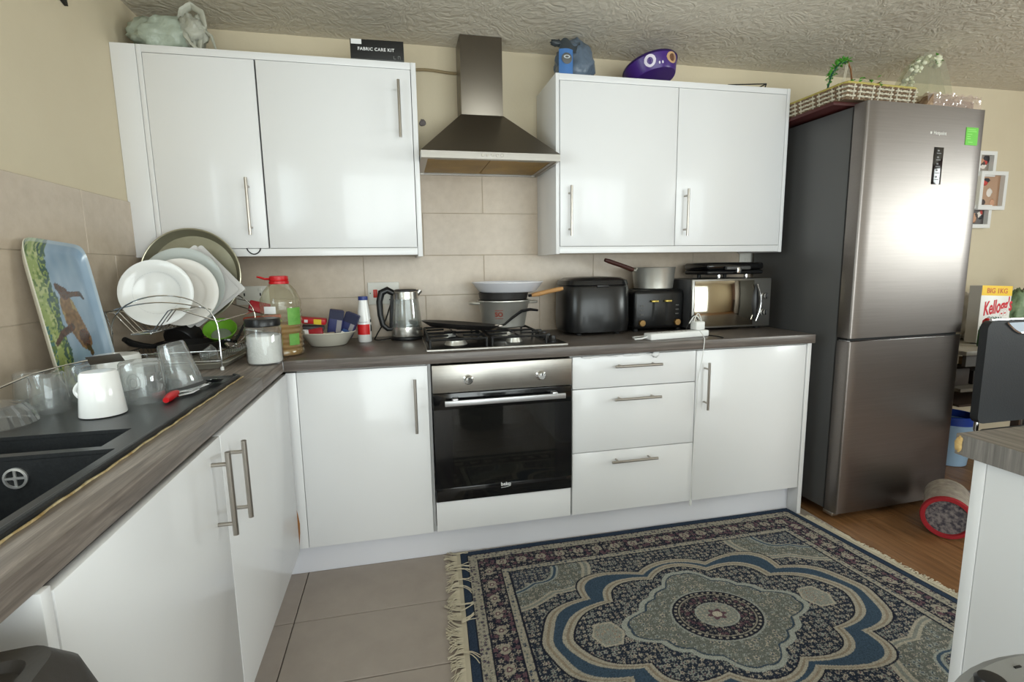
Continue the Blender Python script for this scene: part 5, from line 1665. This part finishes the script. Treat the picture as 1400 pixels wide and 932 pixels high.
# ================================================================== DISH RACK
rk2 = thing('dish_rack', 'chrome wire two-tier dish rack in the corner by the sink', 'dish rack', (0.245, -0.50, WTZ), world=True)
RW = CHROME
X0, X1, Y0, Y1 = 0.085, 0.405, -0.715, -0.270
mb = MB()
for y in (Y0 - 0.02, Y1):
    mb = MB()
    mb.tube([(X0, y, WTZ + 0.004), (X0, y, 1.04)] + arc(lambda t: ((X0 + X1) / 2 - (X1 - X0) / 2 * cos(pi * t), y, 1.04 + 0.135 * sin(pi * t) ** 0.8), 20)[1:-1] + [(X1, y, 1.04), (X1, y, WTZ + 0.004)], 0.0025, 8)
    af = ob('arch', mb, RW, rk2)
    for x in (X0, X1):
        ob('foot', MB().lathe([(0, 0.0003), (0.006, 0.0003), (0.006, 0.012), (0, 0.012)], c=(x, y, WTZ), n=10), CERW, af)
mb = MB()
for z in (0.980, 0.945):
    mb.tube([(X0, Y0 - .015, z), (X1, Y0 - .015, z), (X1 + 0.01, Y1, z), (X0, Y1, z)], 0.0026, 8, True)
for k in range(17):
    y = Y0 + k * (Y1 - Y0) / 16
    mb.tube([(X0, y, 0.980), (X0 + 0.01, y, 0.945), (X1 - 0.01, y, 0.945), (X1, y, 0.980)], 0.0017, 6)
for k in range(12):
    x = X0 + (k + 0.5) * (X1 - X0) / 12
    mb.tube([(x, Y0 - 0.015, 0.980), (x, Y0 - 0.013, 0.945)], 0.0017, 6)
ob('lower_basket', mb, RW, rk2)
mb = MB()
ZU = 1.052
for k in range(15):
    y = Y0 + k * (Y1 - Y0) / 14
    mb.tube([(X0 - 0.015, y, ZU + 0.072), (X0 + 0.005, y, ZU + 0.068), (0.140, y, ZU), (0.196, y, ZU), (0.250, y, ZU + 0.070), (0.262, y, ZU + 0.075), (0.30, y, ZU + 0.070)], 0.0019, 6)
for (x, z) in ((0.140, ZU - 0.003), (0.196, ZU - 0.003), (X0 - 0.015, ZU + 0.072), (0.30, ZU + 0.070), (X1, ZU + 0.03)):
    rod(mb, (x, Y0 - 0.012, z), (x, Y1, z), 0.0026, 8)
rod(mb, (0.14, Y0 - .012, ZU - .003), (0.196, Y0 - .012, ZU - .003), 0.0026, 8)
for y in (Y0 - 0.012, Y1):
    mb.tube(arc(lambda t: (X0 - 0.015 + 0.315 * t, y, ZU + 0.072 + 0.028 * sin(pi * t)), 14), 0.0022, 6)
    mb.tube([(0.30, y, ZU + 0.070), (X1, y, ZU + 0.03)], 0.0026, 6)
    mb.tube([(X0, y, 1.05), (X0 - .015, y, ZU + 0.072)], 0.0026, 6)
ob('plate_tier', mb, RW, rk2)
dt = MB()
loft(dt, [[(0.245 + p[0], -0.495 + p[1], WTZ + z) for p in rrect(0.150 + g, 0.205 + g, 0.03, 0)] for (g, z) in ((0.0, 0.0006), (0.018, 0.020), (0.022, 0.022), (0.020, 0.024), (0.014, 0.021), (-0.002, 0.006))])
ob('drip_tray', dt, mat('grey_drip_tray', (176, 172, 160), 0.35, 0.3), rk2, label='pale grey drip tray under the rack')


def plate(name, label, c, r, m, tilt, yaw, depth=0.016, cat='plate', group=None, n=56):
    M = Matrix.Rotation(yaw, 4, 'Z') @ Matrix.Rotation(tilt, 4, 'X') @ Matrix.Rotation(pi / 2, 4, 'X')
    mb = MB(M).lathe([(0, 0.004), (r * 0.58, 0.004), (r * 0.63, 0.007), (r * 0.70, depth * 0.75), (r * 0.97, depth), (r, depth), (r, depth - 0.002), (r * 0.68, depth * 0.5), (r * 0.60, 0.0), (0, 0.0)], n=n)
    t = thing(name, label, cat, c)
    ob('plate_disc', mb, m, t)
    return t


t = plate('dinner_plate', 'white rimmed dinner plate at the front of the dish rack', (0.190, -0.628, 1.180), 0.114, CERW, R(-7), R(6))
ob('well_line', MB(Matrix.Rotation(R(6), 4, 'Z') @ Matrix.Rotation(R(-7), 4, 'X') @ Matrix.Rotation(pi / 2, 4, 'X')).lathe([(0.0725, 0.0075), (0.0745, 0.0085), (0.0735, 0.0065)], n=48), mat('plate_grey_line', (206, 208, 208), 0.2), t)
plate('dinner_plate', 'off-white plate second from the front in the dish rack', (0.243, -0.560, 1.178), 0.121, mat('off_white_ceramic', (222, 218, 212), 0.2), R(-7), R(4))
plate('dinner_plate', 'pale glass plate behind the two white plates in the rack', (0.230, -0.508, 1.200), 0.140, mat('frosted_glass_plate', (198, 204, 200), 0.18, trans=0.25), R(-7), R(4))


def square_plate(label, c, half, roll, m):
    t = thing('square_plate', label, 'plate', c)
    M = Matrix.Rotation(R(4), 4, 'Z') @ Matrix.Rotation(R(-8), 4, 'X') @ Matrix.Rotation(roll, 4, 'Y') @ Matrix.Rotation(pi / 2, 4, 'X')
    mb = MB(M)
    loft(mb, [rrect(half * 0.66, half * 0.66, 0.012, 0.0), rrect(half, half, 0.010, 0.012), rrect(half, half, 0.010, 0.0145), rrect(half * 0.70, half * 0.70, 0.012, 0.005)])
    ob('plate_slab', mb, m, t)
    return t


SQ = mat('white_square_ware', (214, 212, 210), 0.2)
square_plate('white square plate, front of two standing on a corner in the rack', (0.245, -0.458, 1.195), 0.114, R(51), SQ)
square_plate('white square plate, rear of two standing on a corner in the rack', (0.262, -0.436, 1.195), 0.114, R(50), SQ)

bp_ = thing('round_tin', 'large round dull metal tin behind the plates in the rack', 'tin', (0.222, -0.366, 1.236))
M_ = Matrix.Rotation(R(-2), 4, 'Z') @ Matrix.Rotation(R(-6), 4, 'X') @ Matrix.Rotation(pi / 2, 4, 'X')
ob('tin_pan', MB(M_).lathe([(0, 0.0), (0.155, 0.0), (0.158, 0.002), (0.174, 0.034), (0.180, 0.036), (0.181, 0.038), (0.176, 0.039), (0.156, 0.006), (0, 0.004)], n=72), mat('tarnished_tin', (168, 166, 148), 0.42, 0.55, var=(5, 0.35, (140, 136, 112)), bump=(7, 0.05)), bp_)
ob('rolled_rim', MB(M_).tube([(0.179 * cos(2 * pi * k / 72), 0.179 * sin(2 * pi * k / 72), 0.037) for k in range(72)], 0.0035, 8, True), mat('tin_rim', (186, 182, 160), 0.3, 0.9), bp_)

# clutter in the lower basket of the rack
BZ = 0.9475
q = thing('frying_pan', 'black frying pan in the lower basket of the dish rack', 'pan', (0.225, -0.50, BZ + 0.0003))
ob('dish', MB().lathe([(0, 0), (0.085, 0), (0.093, 0.004), (0.108, 0.040), (0.105, 0.041), (0.088, 0.008), (0, 0.005)], n=44), PANB, q)
mb = MB().tube([(-0.09, -0.06, 0.036), (-0.115, -0.095, 0.045), (-0.135, -0.13, 0.060), (-0.14, -0.16, 0.078)], [0.008, 0.011, 0.012, 0.009], 10)
ob('handle', mb, BLACK, q)
q = thing('saucepan', 'dark saucepan tipped at the wall side of the dish rack', 'saucepan', (0.150, -0.36, BZ + 0.046))
M_ = Matrix.Rotation(R(-58), 4, 'X') @ Matrix.Rotation(R(14), 4, 'Y')
ob('body', MB(M_).lathe([(0, -0.025), (0.058, -0.025), (0.062, -0.02), (0.066, 0.035), (0.064, 0.036), (0.059, -0.018), (0, -0.02)], n=40), PANB, q)
q = thing('mixing_bowl', 'lime green bowl in the lower basket of the dish rack', 'bowl', (0.318, -0.44, BZ + 0.066))
M_ = Matrix.Rotation(R(38), 4, 'X') @ Matrix.Rotation(R(6), 4, 'Y')
ob('bowl', MB(M_).lathe([(0, -0.024), (0.034, -0.024), (0.040, -0.018), (0.060, 0.022), (0.0575, 0.023), (0.036, -0.016), (0, -0.019)], n=40), mat('lime_plastic', (116, 172, 50), 0.35), q)
ob('inner_disc', MB(M_).lathe([(0, -0.010), (0.034, -0.012), (0.036, -0.0155)], n=30), mat('grey_mesh', (156, 160, 150), 0.4, 0.3, bump=(200, 0.4)), q)
q = thing('ladle', 'black plastic ladle in the front right of the dish rack', 'ladle', (0.372, -0.545, BZ + 0.034))
ob('scoop', MB(Matrix.Rotation(R(-25), 4, 'X')).lathe([(0, -0.022), (0.018, -0.018), (0.030, 0.0), (0.032, 0.008), (0.030, 0.008), (0.017, -0.014), (0, -0.018)], n=30), BLACKG, q)
mb = MB().tube([(0.024, 0.0, 0.006), (0.034, 0.03, 0.03), (0.04, 0.07, 0.058), (0.042, 0.10, 0.072)], 0.005, 8)
ob('handle', mb, BLACK, q)
q = thing('serving_spoon', 'steel serving spoon at the right front of the dish rack', 'spoon', (0.402, -0.63, BZ + 0.0375))
ob('spoon_bowl', MB(Matrix.Translation((0.01, 0, 0)) @ Matrix.Rotation(R(20), 4, 'Y')).lathe([(0, -0.012), (0.014, -0.009), (0.025, 0.002), (0.023, 0.002), (0.012, -0.007), (0, -0.0095)], n=28, sx=1.0, sy=1.5), CHROME, q)
mb = MB().tube([(0.012, 0.034, 0.0), (0.016, 0.07, 0.006), (0.016, 0.13, 0.016), (0.014, 0.19, 0.024)], [0.004, 0.003, 0.004, 0.005], 8, flat=0.5)
ob('handle', mb, CHROME, q)
q = thing('measuring_cup', 'small clear plastic cup hooked on the front of the rack', 'cup', (0.352, -0.694, BZ + 0.0003))
ob('cup_wall', MB(Matrix.Translation((0, 0, 0.022)) @ Matrix.Rotation(R(60), 4, 'Y')).lathe([(0, -0.022), (0.016, -0.022), (0.021, 0.022), (0.0195, 0.022), (0.015, -0.0195), (0, -0.0195)], n=28), GLASS, q)
packet('food_packet', 'red food packet behind the dish rack', (0.405, -0.22, WTZ + 0.155), (0.085, 0.02, 0.05), (R(-14), R(16), R(20)), mat('red_foil', (170, 24, 40), 0.35))
packet('food_packet', 'yellow-green carton lying behind the jar', (0.425, -0.235, WTZ + 0.095), (0.15, 0.045, 0.030), (R(2), R(2), R(6)), mat('yellow_green_card', (176, 186, 74), 0.5))
packet('food_packet', 'orange-red box lying on the yellow-green carton', (0.425, -0.235, WTZ + 0.126), (0.15, 0.04, 0.018), (R(0), R(-3), R(10)), mat('orange_red_card', (206, 84, 52), 0.5))
packet('food_packet', 'white and green carton standing behind the sugar jar', (0.462, -0.24, WTZ + 0.0007), (0.09, 0.05, 0.092), (0, 0, R(-8)), mat('white_card', (212, 214, 206), 0.5), parts=(('green_oval', -0.38, 0.3, 0.25, 0.75, mat('soft_green', (126, 170, 120), 0.5)),))
packet('baking_tray', 'light metal baking tray edge sticking out above the rack', (0.425, -0.36, 1.020), (0.105, 0.13, 0.006), (R(6), R(8), R(-8)), ALU, cat='tray')

# ================================================================== GLASSES AND MUGS ON THE DRAINER
DZ = SZ + 0.0025
def upturned(name, label, x, y, r0, r1, h, m, cat, tilt=(0, 0), group=None, thick=0.0022, n=40):
    """upside-down tumbler: rim of radius r1 on the drainer, base of radius r0 on top"""
    t = thing(name, label, cat, (x, y, DZ), group=group)
    M = Matrix.Rotation(tilt[0], 4, 'X') @ Matrix.Rotation(tilt[1], 4, 'Y')
    ob('glass_wall', MB(M).lathe([(r1, 0), (r1 + 0.0004, 0.001), (r0, h - 0.006), (r0 - 0.004, h - 0.001), (r0 * 0.6, h), (0, h - 0.002), (0, h - 0.010), (r0 - thick * 2, h - 0.011), (r1 - thick, 0)], n=n), m, t)
    return t


upturned('drinking_glass', 'upturned clear tumbler nearest the left wall on the drainer', 0.105, -1.165, 0.030, 0.036, 0.088, GLASS, 'glass')
upturned('drinking_glass', 'upturned clear tumbler between the glass bowl and white mug', 0.190, -1.245, 0.033, 0.038, 0.096, GLASS, 'glass')
upturned('drinking_glass', 'upturned clear tumbler in front of the picture tray', 0.200, -1.130, 0.033, 0.037, 0.095, GLASS, 'glass')
t = upturned('glass_mug', 'upturned embossed glass mug beside the white mug', 0.362, -1.190, 0.046, 0.049, 0.105, GLASS, 'glass')
mb = MB().tube(arc(lambda t: (-0.048 - 0.028 * sin(pi * t), 0.012, 0.02 + 0.062 * t), 14), 0.0055, 8)
ob('handle', mb, GLASS, t)
mb = MB()
for (cx, cz, r) in ((0.002, 0.055, 0.024), (0.002, 0.055, 0.012)):
    mb.tube([(cx + r * 0.6 * cos(a), -0.0490 + 0.003 * cos(a) ** 2, cz + r * sin(a)) for a in [2 * pi * k / 24 for k in range(24)]], 0.0014, 6, True)
ob('emboss', mb, GLASS, t)
t = upturned('drinking_glass', 'tall clear glass leaning against the embossed glass mug', 0.420, -1.085, 0.034, 0.046, 0.125, GLASS, 'glass', tilt=(R(-4), R(-14)))
t.location.z += 0.0115
mg = upturned('mug', 'plain white mug upside down at the drainer edge', 0.325, -1.300, 0.037, 0.0455, 0.102, CERW, 'mug')
mb = MB().tube(arc(lambda t: (-0.040 - 0.022 * sin(pi * t), 0.02, 0.025 + 0.055 * t), 12), 0.005, 8)
ob('handle', mb, CERW, mg)
mg = upturned('mug', 'wide white mug upside down behind the other glasses', 0.222, -1.005, 0.057, 0.062, 0.098, CERW, 'mug')
mb = MB().tube(arc(lambda t: (-0.04, 0.055 + 0.03 * sin(pi * t), 0.02 + 0.06 * t), 12), 0.005, 8)
ob('handle', mb, CERW, mg)
# fluted glass bowl, upside down
gbw = thing('glass_bowl', 'upturned fluted glass bowl beside the small sink bowl', 'bowl', (0.140, -1.350, DZ))
mb = MB()
nf = 48
rows = []
for (r, z) in ((0.074, 0.0), (0.0745, 0.003), (0.066, 0.028), (0.052, 0.046), (0.034, 0.050), (0.0, 0.049)):
    if r == 0:
        rows.append([mb.v((0, 0, z))])
    else:
        rows.append([mb.v((r * (1 + 0.035 * (k % 2)) * cos(2 * pi * k / nf), r * (1 + 0.035 * (k % 2)) * sin(2 * pi * k / nf), z)) for k in range(nf)])
for a, b2 in zip(rows, rows[1:]):
    for k in range(nf):
        if len(b2) == 1:
            mb.face([a[k], a[(k + 1) % nf], b2[0]])
        else:
            mb.face([a[k], a[(k + 1) % nf], b2[(k + 1) % nf], b2[k]])
ob('glass_wall', mb, GLASS, gbw, angle=10)
# fish slice lying across the glasses
fsl = thing('fish_slice', 'steel fish slice lying across the upturned tumblers', 'spatula', (0.215, -1.20, DZ + 0.102))
mb = MB().tube([(-0.095, -0.085, -0.030), (-0.05, -0.05, -0.008), (0.0, -0.01, 0.004), (0.03, 0.015, 0.008)], [0.006, 0.005, 0.0035, 0.006], 8, flat=0.5)
ob('handle', mb, CHROME, fsl)
mb = MB(Matrix.Translation((0.058, 0.038, 0.006)) @ Matrix.Rotation(R(40), 4, 'Z') @ Matrix.Rotation(R(22), 4, 'X'))
mb.box(-0.036, -0.020, -0.0012, 0.036, 0.020, 0.0012, bev=0.001)
ob('blade', mb, mat('dark_blade', (70, 66, 62), 0.4, 0.7), fsl)
# red-handled tool
rs = thing('steel_ladle', 'steel ladle with a red grip lying on the drainer', 'utensil', (0.435, -1.12, SZ + 0.0005))
ob('red_grip', MB().tube([(-0.004, -0.118, 0.010), (-0.006, -0.095, 0.011), (-0.010, -0.06, 0.011), (-0.012, -0.032, 0.010)], [0.007, 0.0105, 0.0105, 0.007], 12), RED, rs, label='red plastic grip')
mb = MB().tube([(-0.012, -0.035, 0.010), (0.004, -0.01, 0.008), (0.020, 0.03, 0.008), (0.032, 0.075, 0.010)], [0.008, 0.010, 0.007, 0.010], 8, flat=0.35)
mb.tube([(0.0, -0.06, 0.006), (0.018, -0.03, 0.006), (0.024, 0.01, 0.007)], [0.007, 0.009, 0.006], 8, flat=0.35)
ob('shaft', mb, CHROME, rs)
mb = MB(Matrix.Translation((0.035, 0.105, 0.010)) @ Matrix.Rotation(R(-12), 4, 'X'))
mb.lathe([(0, -0.006), (0.018, -0.004), (0.028, 0.004), (0.026, 0.0045), (0.016, -0.002), (0, -0.0035)], n=26, sx=0.85, sy=1.35)
ob('scoop', mb, CHROME, rs)

# ================================================================== BLACK BRACKET HIGH ON THE LEFT WALL
bk = MB().prism([(-0.69, 2.150), (-0.600, 2.150), (-0.590, 2.106), (-0.625, 2.118)], 0.001, 0.012, 'x')
t = thing('hanging_banner', 'black and white edged hanging at the top of the left wall', 'wall hanging', (0.006, -0.61, 2.13), world=True)
ob('black_panel', bk, BLACK, t, smooth=False)
ob('white_stripe', MB().prism([(-0.672, 2.146), (-0.647, 2.146), (-0.607, 2.121), (-0.617, 2.119)], 0.012, 0.0128, 'x'), LOGO, t, smooth=False)

# ================================================================== DINING CORNER BEYOND THE FRIDGE
PHOTO = [(4.60, 4.752, 1.775, 1.930, 0.014, 'white box frame at the top of the wall photo group'),
         (4.62, 4.838, 1.568, 1.806, 0.030, 'largest white box frame in the middle of the wall photo group'),
         (4.55, 4.757, 1.455, 1.600, 0.014, 'white box frame at the bottom of the wall photo group')]
for i, (x0, x1, z0, z1, dp, lab) in enumerate(PHOTO):
    t = thing('picture_frame', lab, 'picture', ((x0 + x1) / 2, -0.01, z0), group='box frames on the wall beyond the fridge', world=True)
    f = 0.024
    yb, yf = -0.0005 - (0.016 if i == 1 else 0), -dp - 0.016
    mb = MB()
    mb.box(x0, yf, z0, x1, yb, z0 + f, bev=0.001).box(x0, yf, z1 - f, x1, yb, z1, bev=0.001).box(x0, yf, z0 + f, x0 + f, yb, z1 - f).box(x1 - f, yf, z0 + f, x1, yb, z1 - f)
    ob('frame', mb, CERW, t, smooth=False)
    ph = ob('photo', MB().box(x0 + f, yb - 0.003, z0 + f, x1 - f, yb, z1 - f), mat('photo_ground_%d' % i, [(150, 140, 130), (176, 140, 112), (92, 86, 84)][i], 0.4), t, smooth=False)
    rp_ = random.Random(i)
    for k in range(5):
        cx, cz = rp_.uniform(x0 + f + 0.03, x1 - f - 0.02), rp_.uniform(z0 + f + 0.02, z1 - f - 0.02)
        ob('photo_patch', MB().blob((cx, yb - 0.0034, cz), (rp_.uniform(.012, .028), 0.0006, rp_.uniform(.014, .03)), 0.3, 2, k, 12, 7), mat('photo_tone_%d' % k, [(196, 60, 50), (224, 214, 206), (70, 56, 50), (200, 150, 118), (40, 40, 46)][k], 0.4), ph)

tbz = 0.757
tbl = thing('side_table', 'pale dining table with crowded shelf behind the fridge', 'table', (4.6, -0.27, 0.0), world=True)
ob('table_top', MB().box(4.02, -0.50, tbz - 0.024, 5.3, -0.03, tbz, bev=0.003), mat('pale_grey_laminate', (176, 170, 160), 0.4), tbl)
TW = mat('dark_brown_wood', (66, 50, 40), 0.5)
ob('apron', MB().box(4.05, -0.48, tbz - 0.09, 5.27, -0.46, tbz - 0.025), mat('grey_apron', (110, 106, 102), 0.5), tbl, smooth=False)
for (x, y) in ((4.50, -0.47), (5.25, -0.47), (4.50, -0.07), (5.25, -0.07)):
    ob('leg', MB().box(x - 0.022, y - 0.022, 0.0, x + 0.022, y + 0.022, tbz - 0.025, bev=0.002), TW, tbl)
ob('shelf', MB().box(4.05, -0.47, 0.52, 5.26, -0.06, 0.538), mat('shelf_grey', (120, 112, 100), 0.5), tbl, smooth=False)
ob('shelf', MB().box(4.05, -0.47, 0.435, 5.26, -0.06, 0.447), TW, tbl, smooth=False)
for i, (x, w, h, c_) in enumerate(((4.14, 0.12, 0.10, (70, 60, 54)), (4.30, 0.14, 0.08, (52, 46, 44)), (4.47, 0.12, 0.12, (180, 150, 110)))):
    ob('storage_box', MB().box(x - w / 2, -0.40, 0.5385, x + w / 2, -0.18, 0.5385 + h, bev=0.004), mat('box_tone_%d' % i, c_, 0.6), label=['dark brown box at the left of the table shelf', 'black-brown box in the middle of the table shelf', 'tan box at the right of the table shelf'][i], cat='box')

cf = thing('cereal_box', 'white and yellow corn flakes cereal box on the table', 'box', (4.432, -0.30, tbz + 0.0005), -0.05)
cf.rotation_euler = (R(-2), R(2.5), -0.05)
CBW, CBH = 0.215, 0.342
ob('carton', MB().box(-CBW / 2, -0.035, 0.004, CBW / 2, 0.035, CBH, bev=0.001), mat('cereal_white', (236, 234, 230), 0.4), cf)
ob('yellow_band', MB().box(-CBW / 2, -0.0362, CBH - 0.058, CBW / 2, -0.0350, CBH), mat('cereal_yellow', (244, 200, 30), 0.4), cf, smooth=False)
ob('side_print', MB().box(-CBW / 2 - 0.0008, -0.034, 0.006, -CBW / 2, 0.034, CBH - 0.002), mat('cereal_side', (196, 192, 188), 0.5), cf, smooth=False)
CRED = mat('cereal_red', (206, 24, 44), 0.4)
text('lettering', 'BIG 1KG', 0.040, mat('cereal_orange', (206, 110, 30), 0.4), cf, facing_front(0.0, -0.0366, CBH - 0.031), bold=0.001)
text('lettering', "Kellogg's", 0.092, CRED, cf, Matrix.Translation((0.012, -0.0358, CBH - 0.125)) @ Matrix.Rotation(R(-10), 4, 'Y') @ Matrix.Rotation(pi / 2, 4, 'X') @ Matrix.Diagonal((0.62, 1.2, 1, 1)), shear=0.4, bold=0.0022)
text('lettering', 'CORN', 0.036, mat('cereal_teal', (60, 96, 90), 0.4), cf, facing_front(0.0, -0.0358, CBH - 0.196), bold=0.0006)
text('lettering', 'FLAKES', 0.036, mat('cereal_teal'), cf, facing_front(0.0, -0.0358, CBH - 0.238), bold=0.0006)
mb = MB().blob((-0.05, -0.0365, 0.07), (0.045, 0.001, 0.06), 0.3, 3, 4, 20, 12)
ob('green_print', mb, mat('cereal_green', (40, 110, 52), 0.4), cf)
mb = MB().blob((0, 0, 0.14), (0.11, 0.09, 0.15), 0.35, 2.2, 31, 36, 24, 0.001)
ob('carrier_bag', mb, mat('pale_grey_bag', (206, 200, 194), 0.4, bump=(12, 0.9)), label='pale plastic bag behind the cereal box on the table', cat='bag', loc=(4.50, -0.135, tbz + 0.0005))
t = thing('bottle', 'dark green bottle partly hidden behind the pale bag', 'bottle', (4.345, -0.075, tbz + 0.0005))
ob('glass_body', MB().lathe([(0, 0), (0.035, 0), (0.037, 0.01), (0.037, 0.28), (0.020, 0.38), (0.014, 0.46), (0.015, 0.50), (0, 0.50)], n=28), mat('bottle_green', (30, 66, 44), 0.2), t)
ob('cap', MB().lathe([(0, 0.50), (0.016, 0.50), (0.016, 0.53), (0, 0.53)], n=20), BLACK, t)
CAB = mat('cabbage_green', (58, 92, 58), 0.45, var=(14, 0.3, (160, 180, 140)), bump=(20, 0.8))
ob('vegetable_bag', MB().blob((0, 0, 0.16), (0.075, 0.07, 0.165), 0.3, 2.6, 17, 34, 24, 0.001), CAB, label='green mottled bag of greens right of the cereal box', cat='bag', loc=(4.655, -0.31, tbz + 0.0005))
ob('vegetable_bag', MB().blob((0, 0, 0.17), (0.09, 0.08, 0.18), 0.25, 2.2, 19, 34, 24, 0.001), mat('dark_maroon_bag', (58, 22, 24), 0.4, bump=(16, 0.8)), label='dark maroon bag at the right edge behind the chair', cat='bag', loc=(4.845, -0.27, tbz + 0.0005))
t = thing('sauce_bottle', 'green squeezy bottle with red cap before the cereal box', 'bottle', (4.285, -0.40, tbz + 0.0005))
ob('body', MB().lathe([(0, 0), (0.032, 0), (0.035, 0.01), (0.034, 0.09), (0.024, 0.125), (0, 0.125)], n=28), mat('deep_green_plastic', (22, 84, 34), 0.35), t)
ob('cap', MB().lathe([(0, 0.125), (0.022, 0.125), (0.02, 0.15), (0.008, 0.165), (0, 0.165)], n=24), RED, t)

# chair
chs = thing('dining_chair', 'dark grey dining chair with chrome frame right of the fridge', 'chair', (4.0, -0.95, 0.0), world=True)
GCH = mat('charcoal_leatherette', (48, 50, 53), 0.5, bump=(140, 0.08))
CXa, CXb, CYb = 3.780, 4.220, -0.735


def rslab(mb, x0, x1, z0, z1, y0, y1, r):
    pts = []
    for (cx, cz, a) in ((x1 - r, z1 - r, 0), (x0 + r, z1 - r, 90), (x0 + r, z0 + r, 180), (x1 - r, z0 + r, 270)):
        for k in range(7):
            t_ = R(a + 15 * k)
            pts.append((cx + r * cos(t_), cz + r * sin(t_)))
    return mb.prism(pts, y0, y1, 'y')


ob('backrest', rslab(MB(), CXa, CXb, 0.445, 0.957, CYb - 0.018, CYb + 0.018, 0.04), GCH, chs)
hx = (CXa + CXb) / 2
mb = MB()
mb.grid(lambda u, w: (hx - 0.105 + 0.21 * u, CYb - 0.0195, 0.948 - 0.052 * sin(pi * u) * w - 0.002), 18, 6)
ob('handle_cutout', mb, mat('pale_blue_hole', (196, 208, 222), 0.3, 0.2), chs, label='pale crescent grip hole in the backrest')
mb = MB().tube(arc(lambda t: (hx - 0.11 + 0.22 * t, CYb - 0.021, 0.948 - 0.056 * sin(pi * t)), 20), 0.0055, 8)
mb.tube([(CXa + 0.03, CYb - 0.004, 0.960), (CXb - 0.03, CYb - 0.004, 0.960)], 0.0075, 8)
ob('chrome_grip', mb, CHROME, chs)
ob('seat', MB().box(CXa, -1.16, 0.375, CXb, CYb - 0.022, 0.425, bev=0.018, seg=3), GCH, chs)
for x in (CXa + 0.06, CXb - 0.06):
    mb = MB().tube([(x, CYb + 0.026, 0.62), (x, CYb + 0.026, 0.40), (x, CYb + 0.01, 0.362), (x, -1.10, 0.362), (x, -1.135, 0.34), (x, -1.145, 0.06), (x, -1.125, 0.018), (x, -1.06, 0.018), (x, CYb + 0.03, 0.018)], 0.011, 10)
    ob('leg', mb, CHROME, chs)
mb = MB()
rod(mb, (CXa + 0.06, CYb + 0.03, 0.018), (CXb - 0.06, CYb + 0.03, 0.018), 0.011, 10)
ob('stretcher', mb, CHROME, chs)

# patterned mat with red border, and a rolled rug in front of it
MAT1 = mat('grey_patterned_mat', (150, 142, 138), 0.9, var=(22, 0.12, (86, 82, 92)), bump=(300, 0.3))
REDB = mat('red_border', (146, 26, 34), 0.85)
rr2 = thing('rolled_rug', 'rolled pale rug with red border on the oak floor', 'rug', (3.425, -0.915, 0.0), R(38))
nn, turns = 90, 2.6
spi = []
for k in range(nn):
    t = k / (nn - 1)
    a = 2 * pi * turns * t
    r = 0.045 + 0.052 * t
    spi.append((r * cos(a), r * sin(a)))


def roll(x0, x1, m, nm, th_):
    mbx = MB(Matrix.Translation((0, 0, 0.0985)))
    ring_o = [(x, y) for (x, y) in spi]
    for k in range(nn - 1):
        (ya, za), (yb_, zb_) = spi[k], spi[k + 1]
        la, lb_ = math.hypot(ya, za), math.hypot(yb_, zb_)
        ia, ib = (1 - th_ / la), (1 - th_ / lb_)
        o0, o1, o2, o3 = [mbx.v(p) for p in ((x0, ya, za), (x0, yb_, zb_), (x1, yb_, zb_), (x1, ya, za))]
        i0, i1, i2, i3 = [mbx.v(p) for p in ((x0, ya * ia, za * ia), (x0, yb_ * ib, zb_ * ib), (x1, yb_ * ib, zb_ * ib), (x1, ya * ia, za * ia))]
        mbx.face([o0, o1, o2, o3]); mbx.face([i3, i2, i1, i0]); mbx.face([o0, i0, i1, o1]); mbx.face([o3, o2, i2, i3])
    return ob(nm, mbx, m, rr2)


roll(-0.04, 0.22, mat('pale_rug_back', (176, 166, 152), 0.9, var=(30, 0.15, (146, 136, 128)), bump=(300, 0.3)), 'roll', 0.010)
ob('red_edge', MB(Matrix.Translation((0, 0, 0.0985)) @ Matrix.Rotation(pi / 2, 4, 'Y')).lathe([(0.076, -0.045), (0.080, -0.060), (0.094, -0.060), (0.0975, -0.050), (0.0975, -0.041), (0.080, -0.041)], n=40), REDB, rr2)
ob('roll_core', MB(Matrix.Translation((0, 0, 0.0985)) @ Matrix.Rotation(pi / 2, 4, 'Y')).lathe([(0, -0.045), (0.078, -0.048), (0.078, -0.042), (0.03, -0.042), (0.03, 0.2), (0, 0.2)], n=30), mat('dark_patterned_pile', (120, 112, 110), 0.9, var=(60, 0.1, (58, 54, 62))), rr2)
fm = thing('floor_mat', 'grey patterned mat with red stripes under the chair', 'rug', (4.25, -0.9, 0.0), world=True)
ob('mat_pile', MB().box(3.78, -1.20, 0.0002, 5.0, -0.60, 0.006), MAT1, fm, smooth=False)
for y in (-1.17, -0.90, -0.64):
    ob('red_stripe', MB().box(3.80, y - 0.014, 0.006, 4.98, y + 0.014, 0.0068), REDB, fm, smooth=False)

# pale blue bin with dark blue rim under the table
bb2 = thing('waste_bin', 'pale blue bin with dark blue rim under the table', 'bin', (4.33, -0.24, 0.0003))
ob('body', MB().lathe([(0, 0), (0.085, 0), (0.09, 0.004), (0.115, 0.27), (0.112, 0.27), (0.087, 0.008), (0, 0.008)], n=36), mat('pale_blue_plastic', (150, 178, 204), 0.4), bb2)
ob('rim', MB().lathe([(0.112, 0.262), (0.119, 0.262), (0.122, 0.31), (0.116, 0.315), (0.11, 0.31)], n=36), mat('royal_blue_plastic', (30, 62, 150), 0.4), bb2)
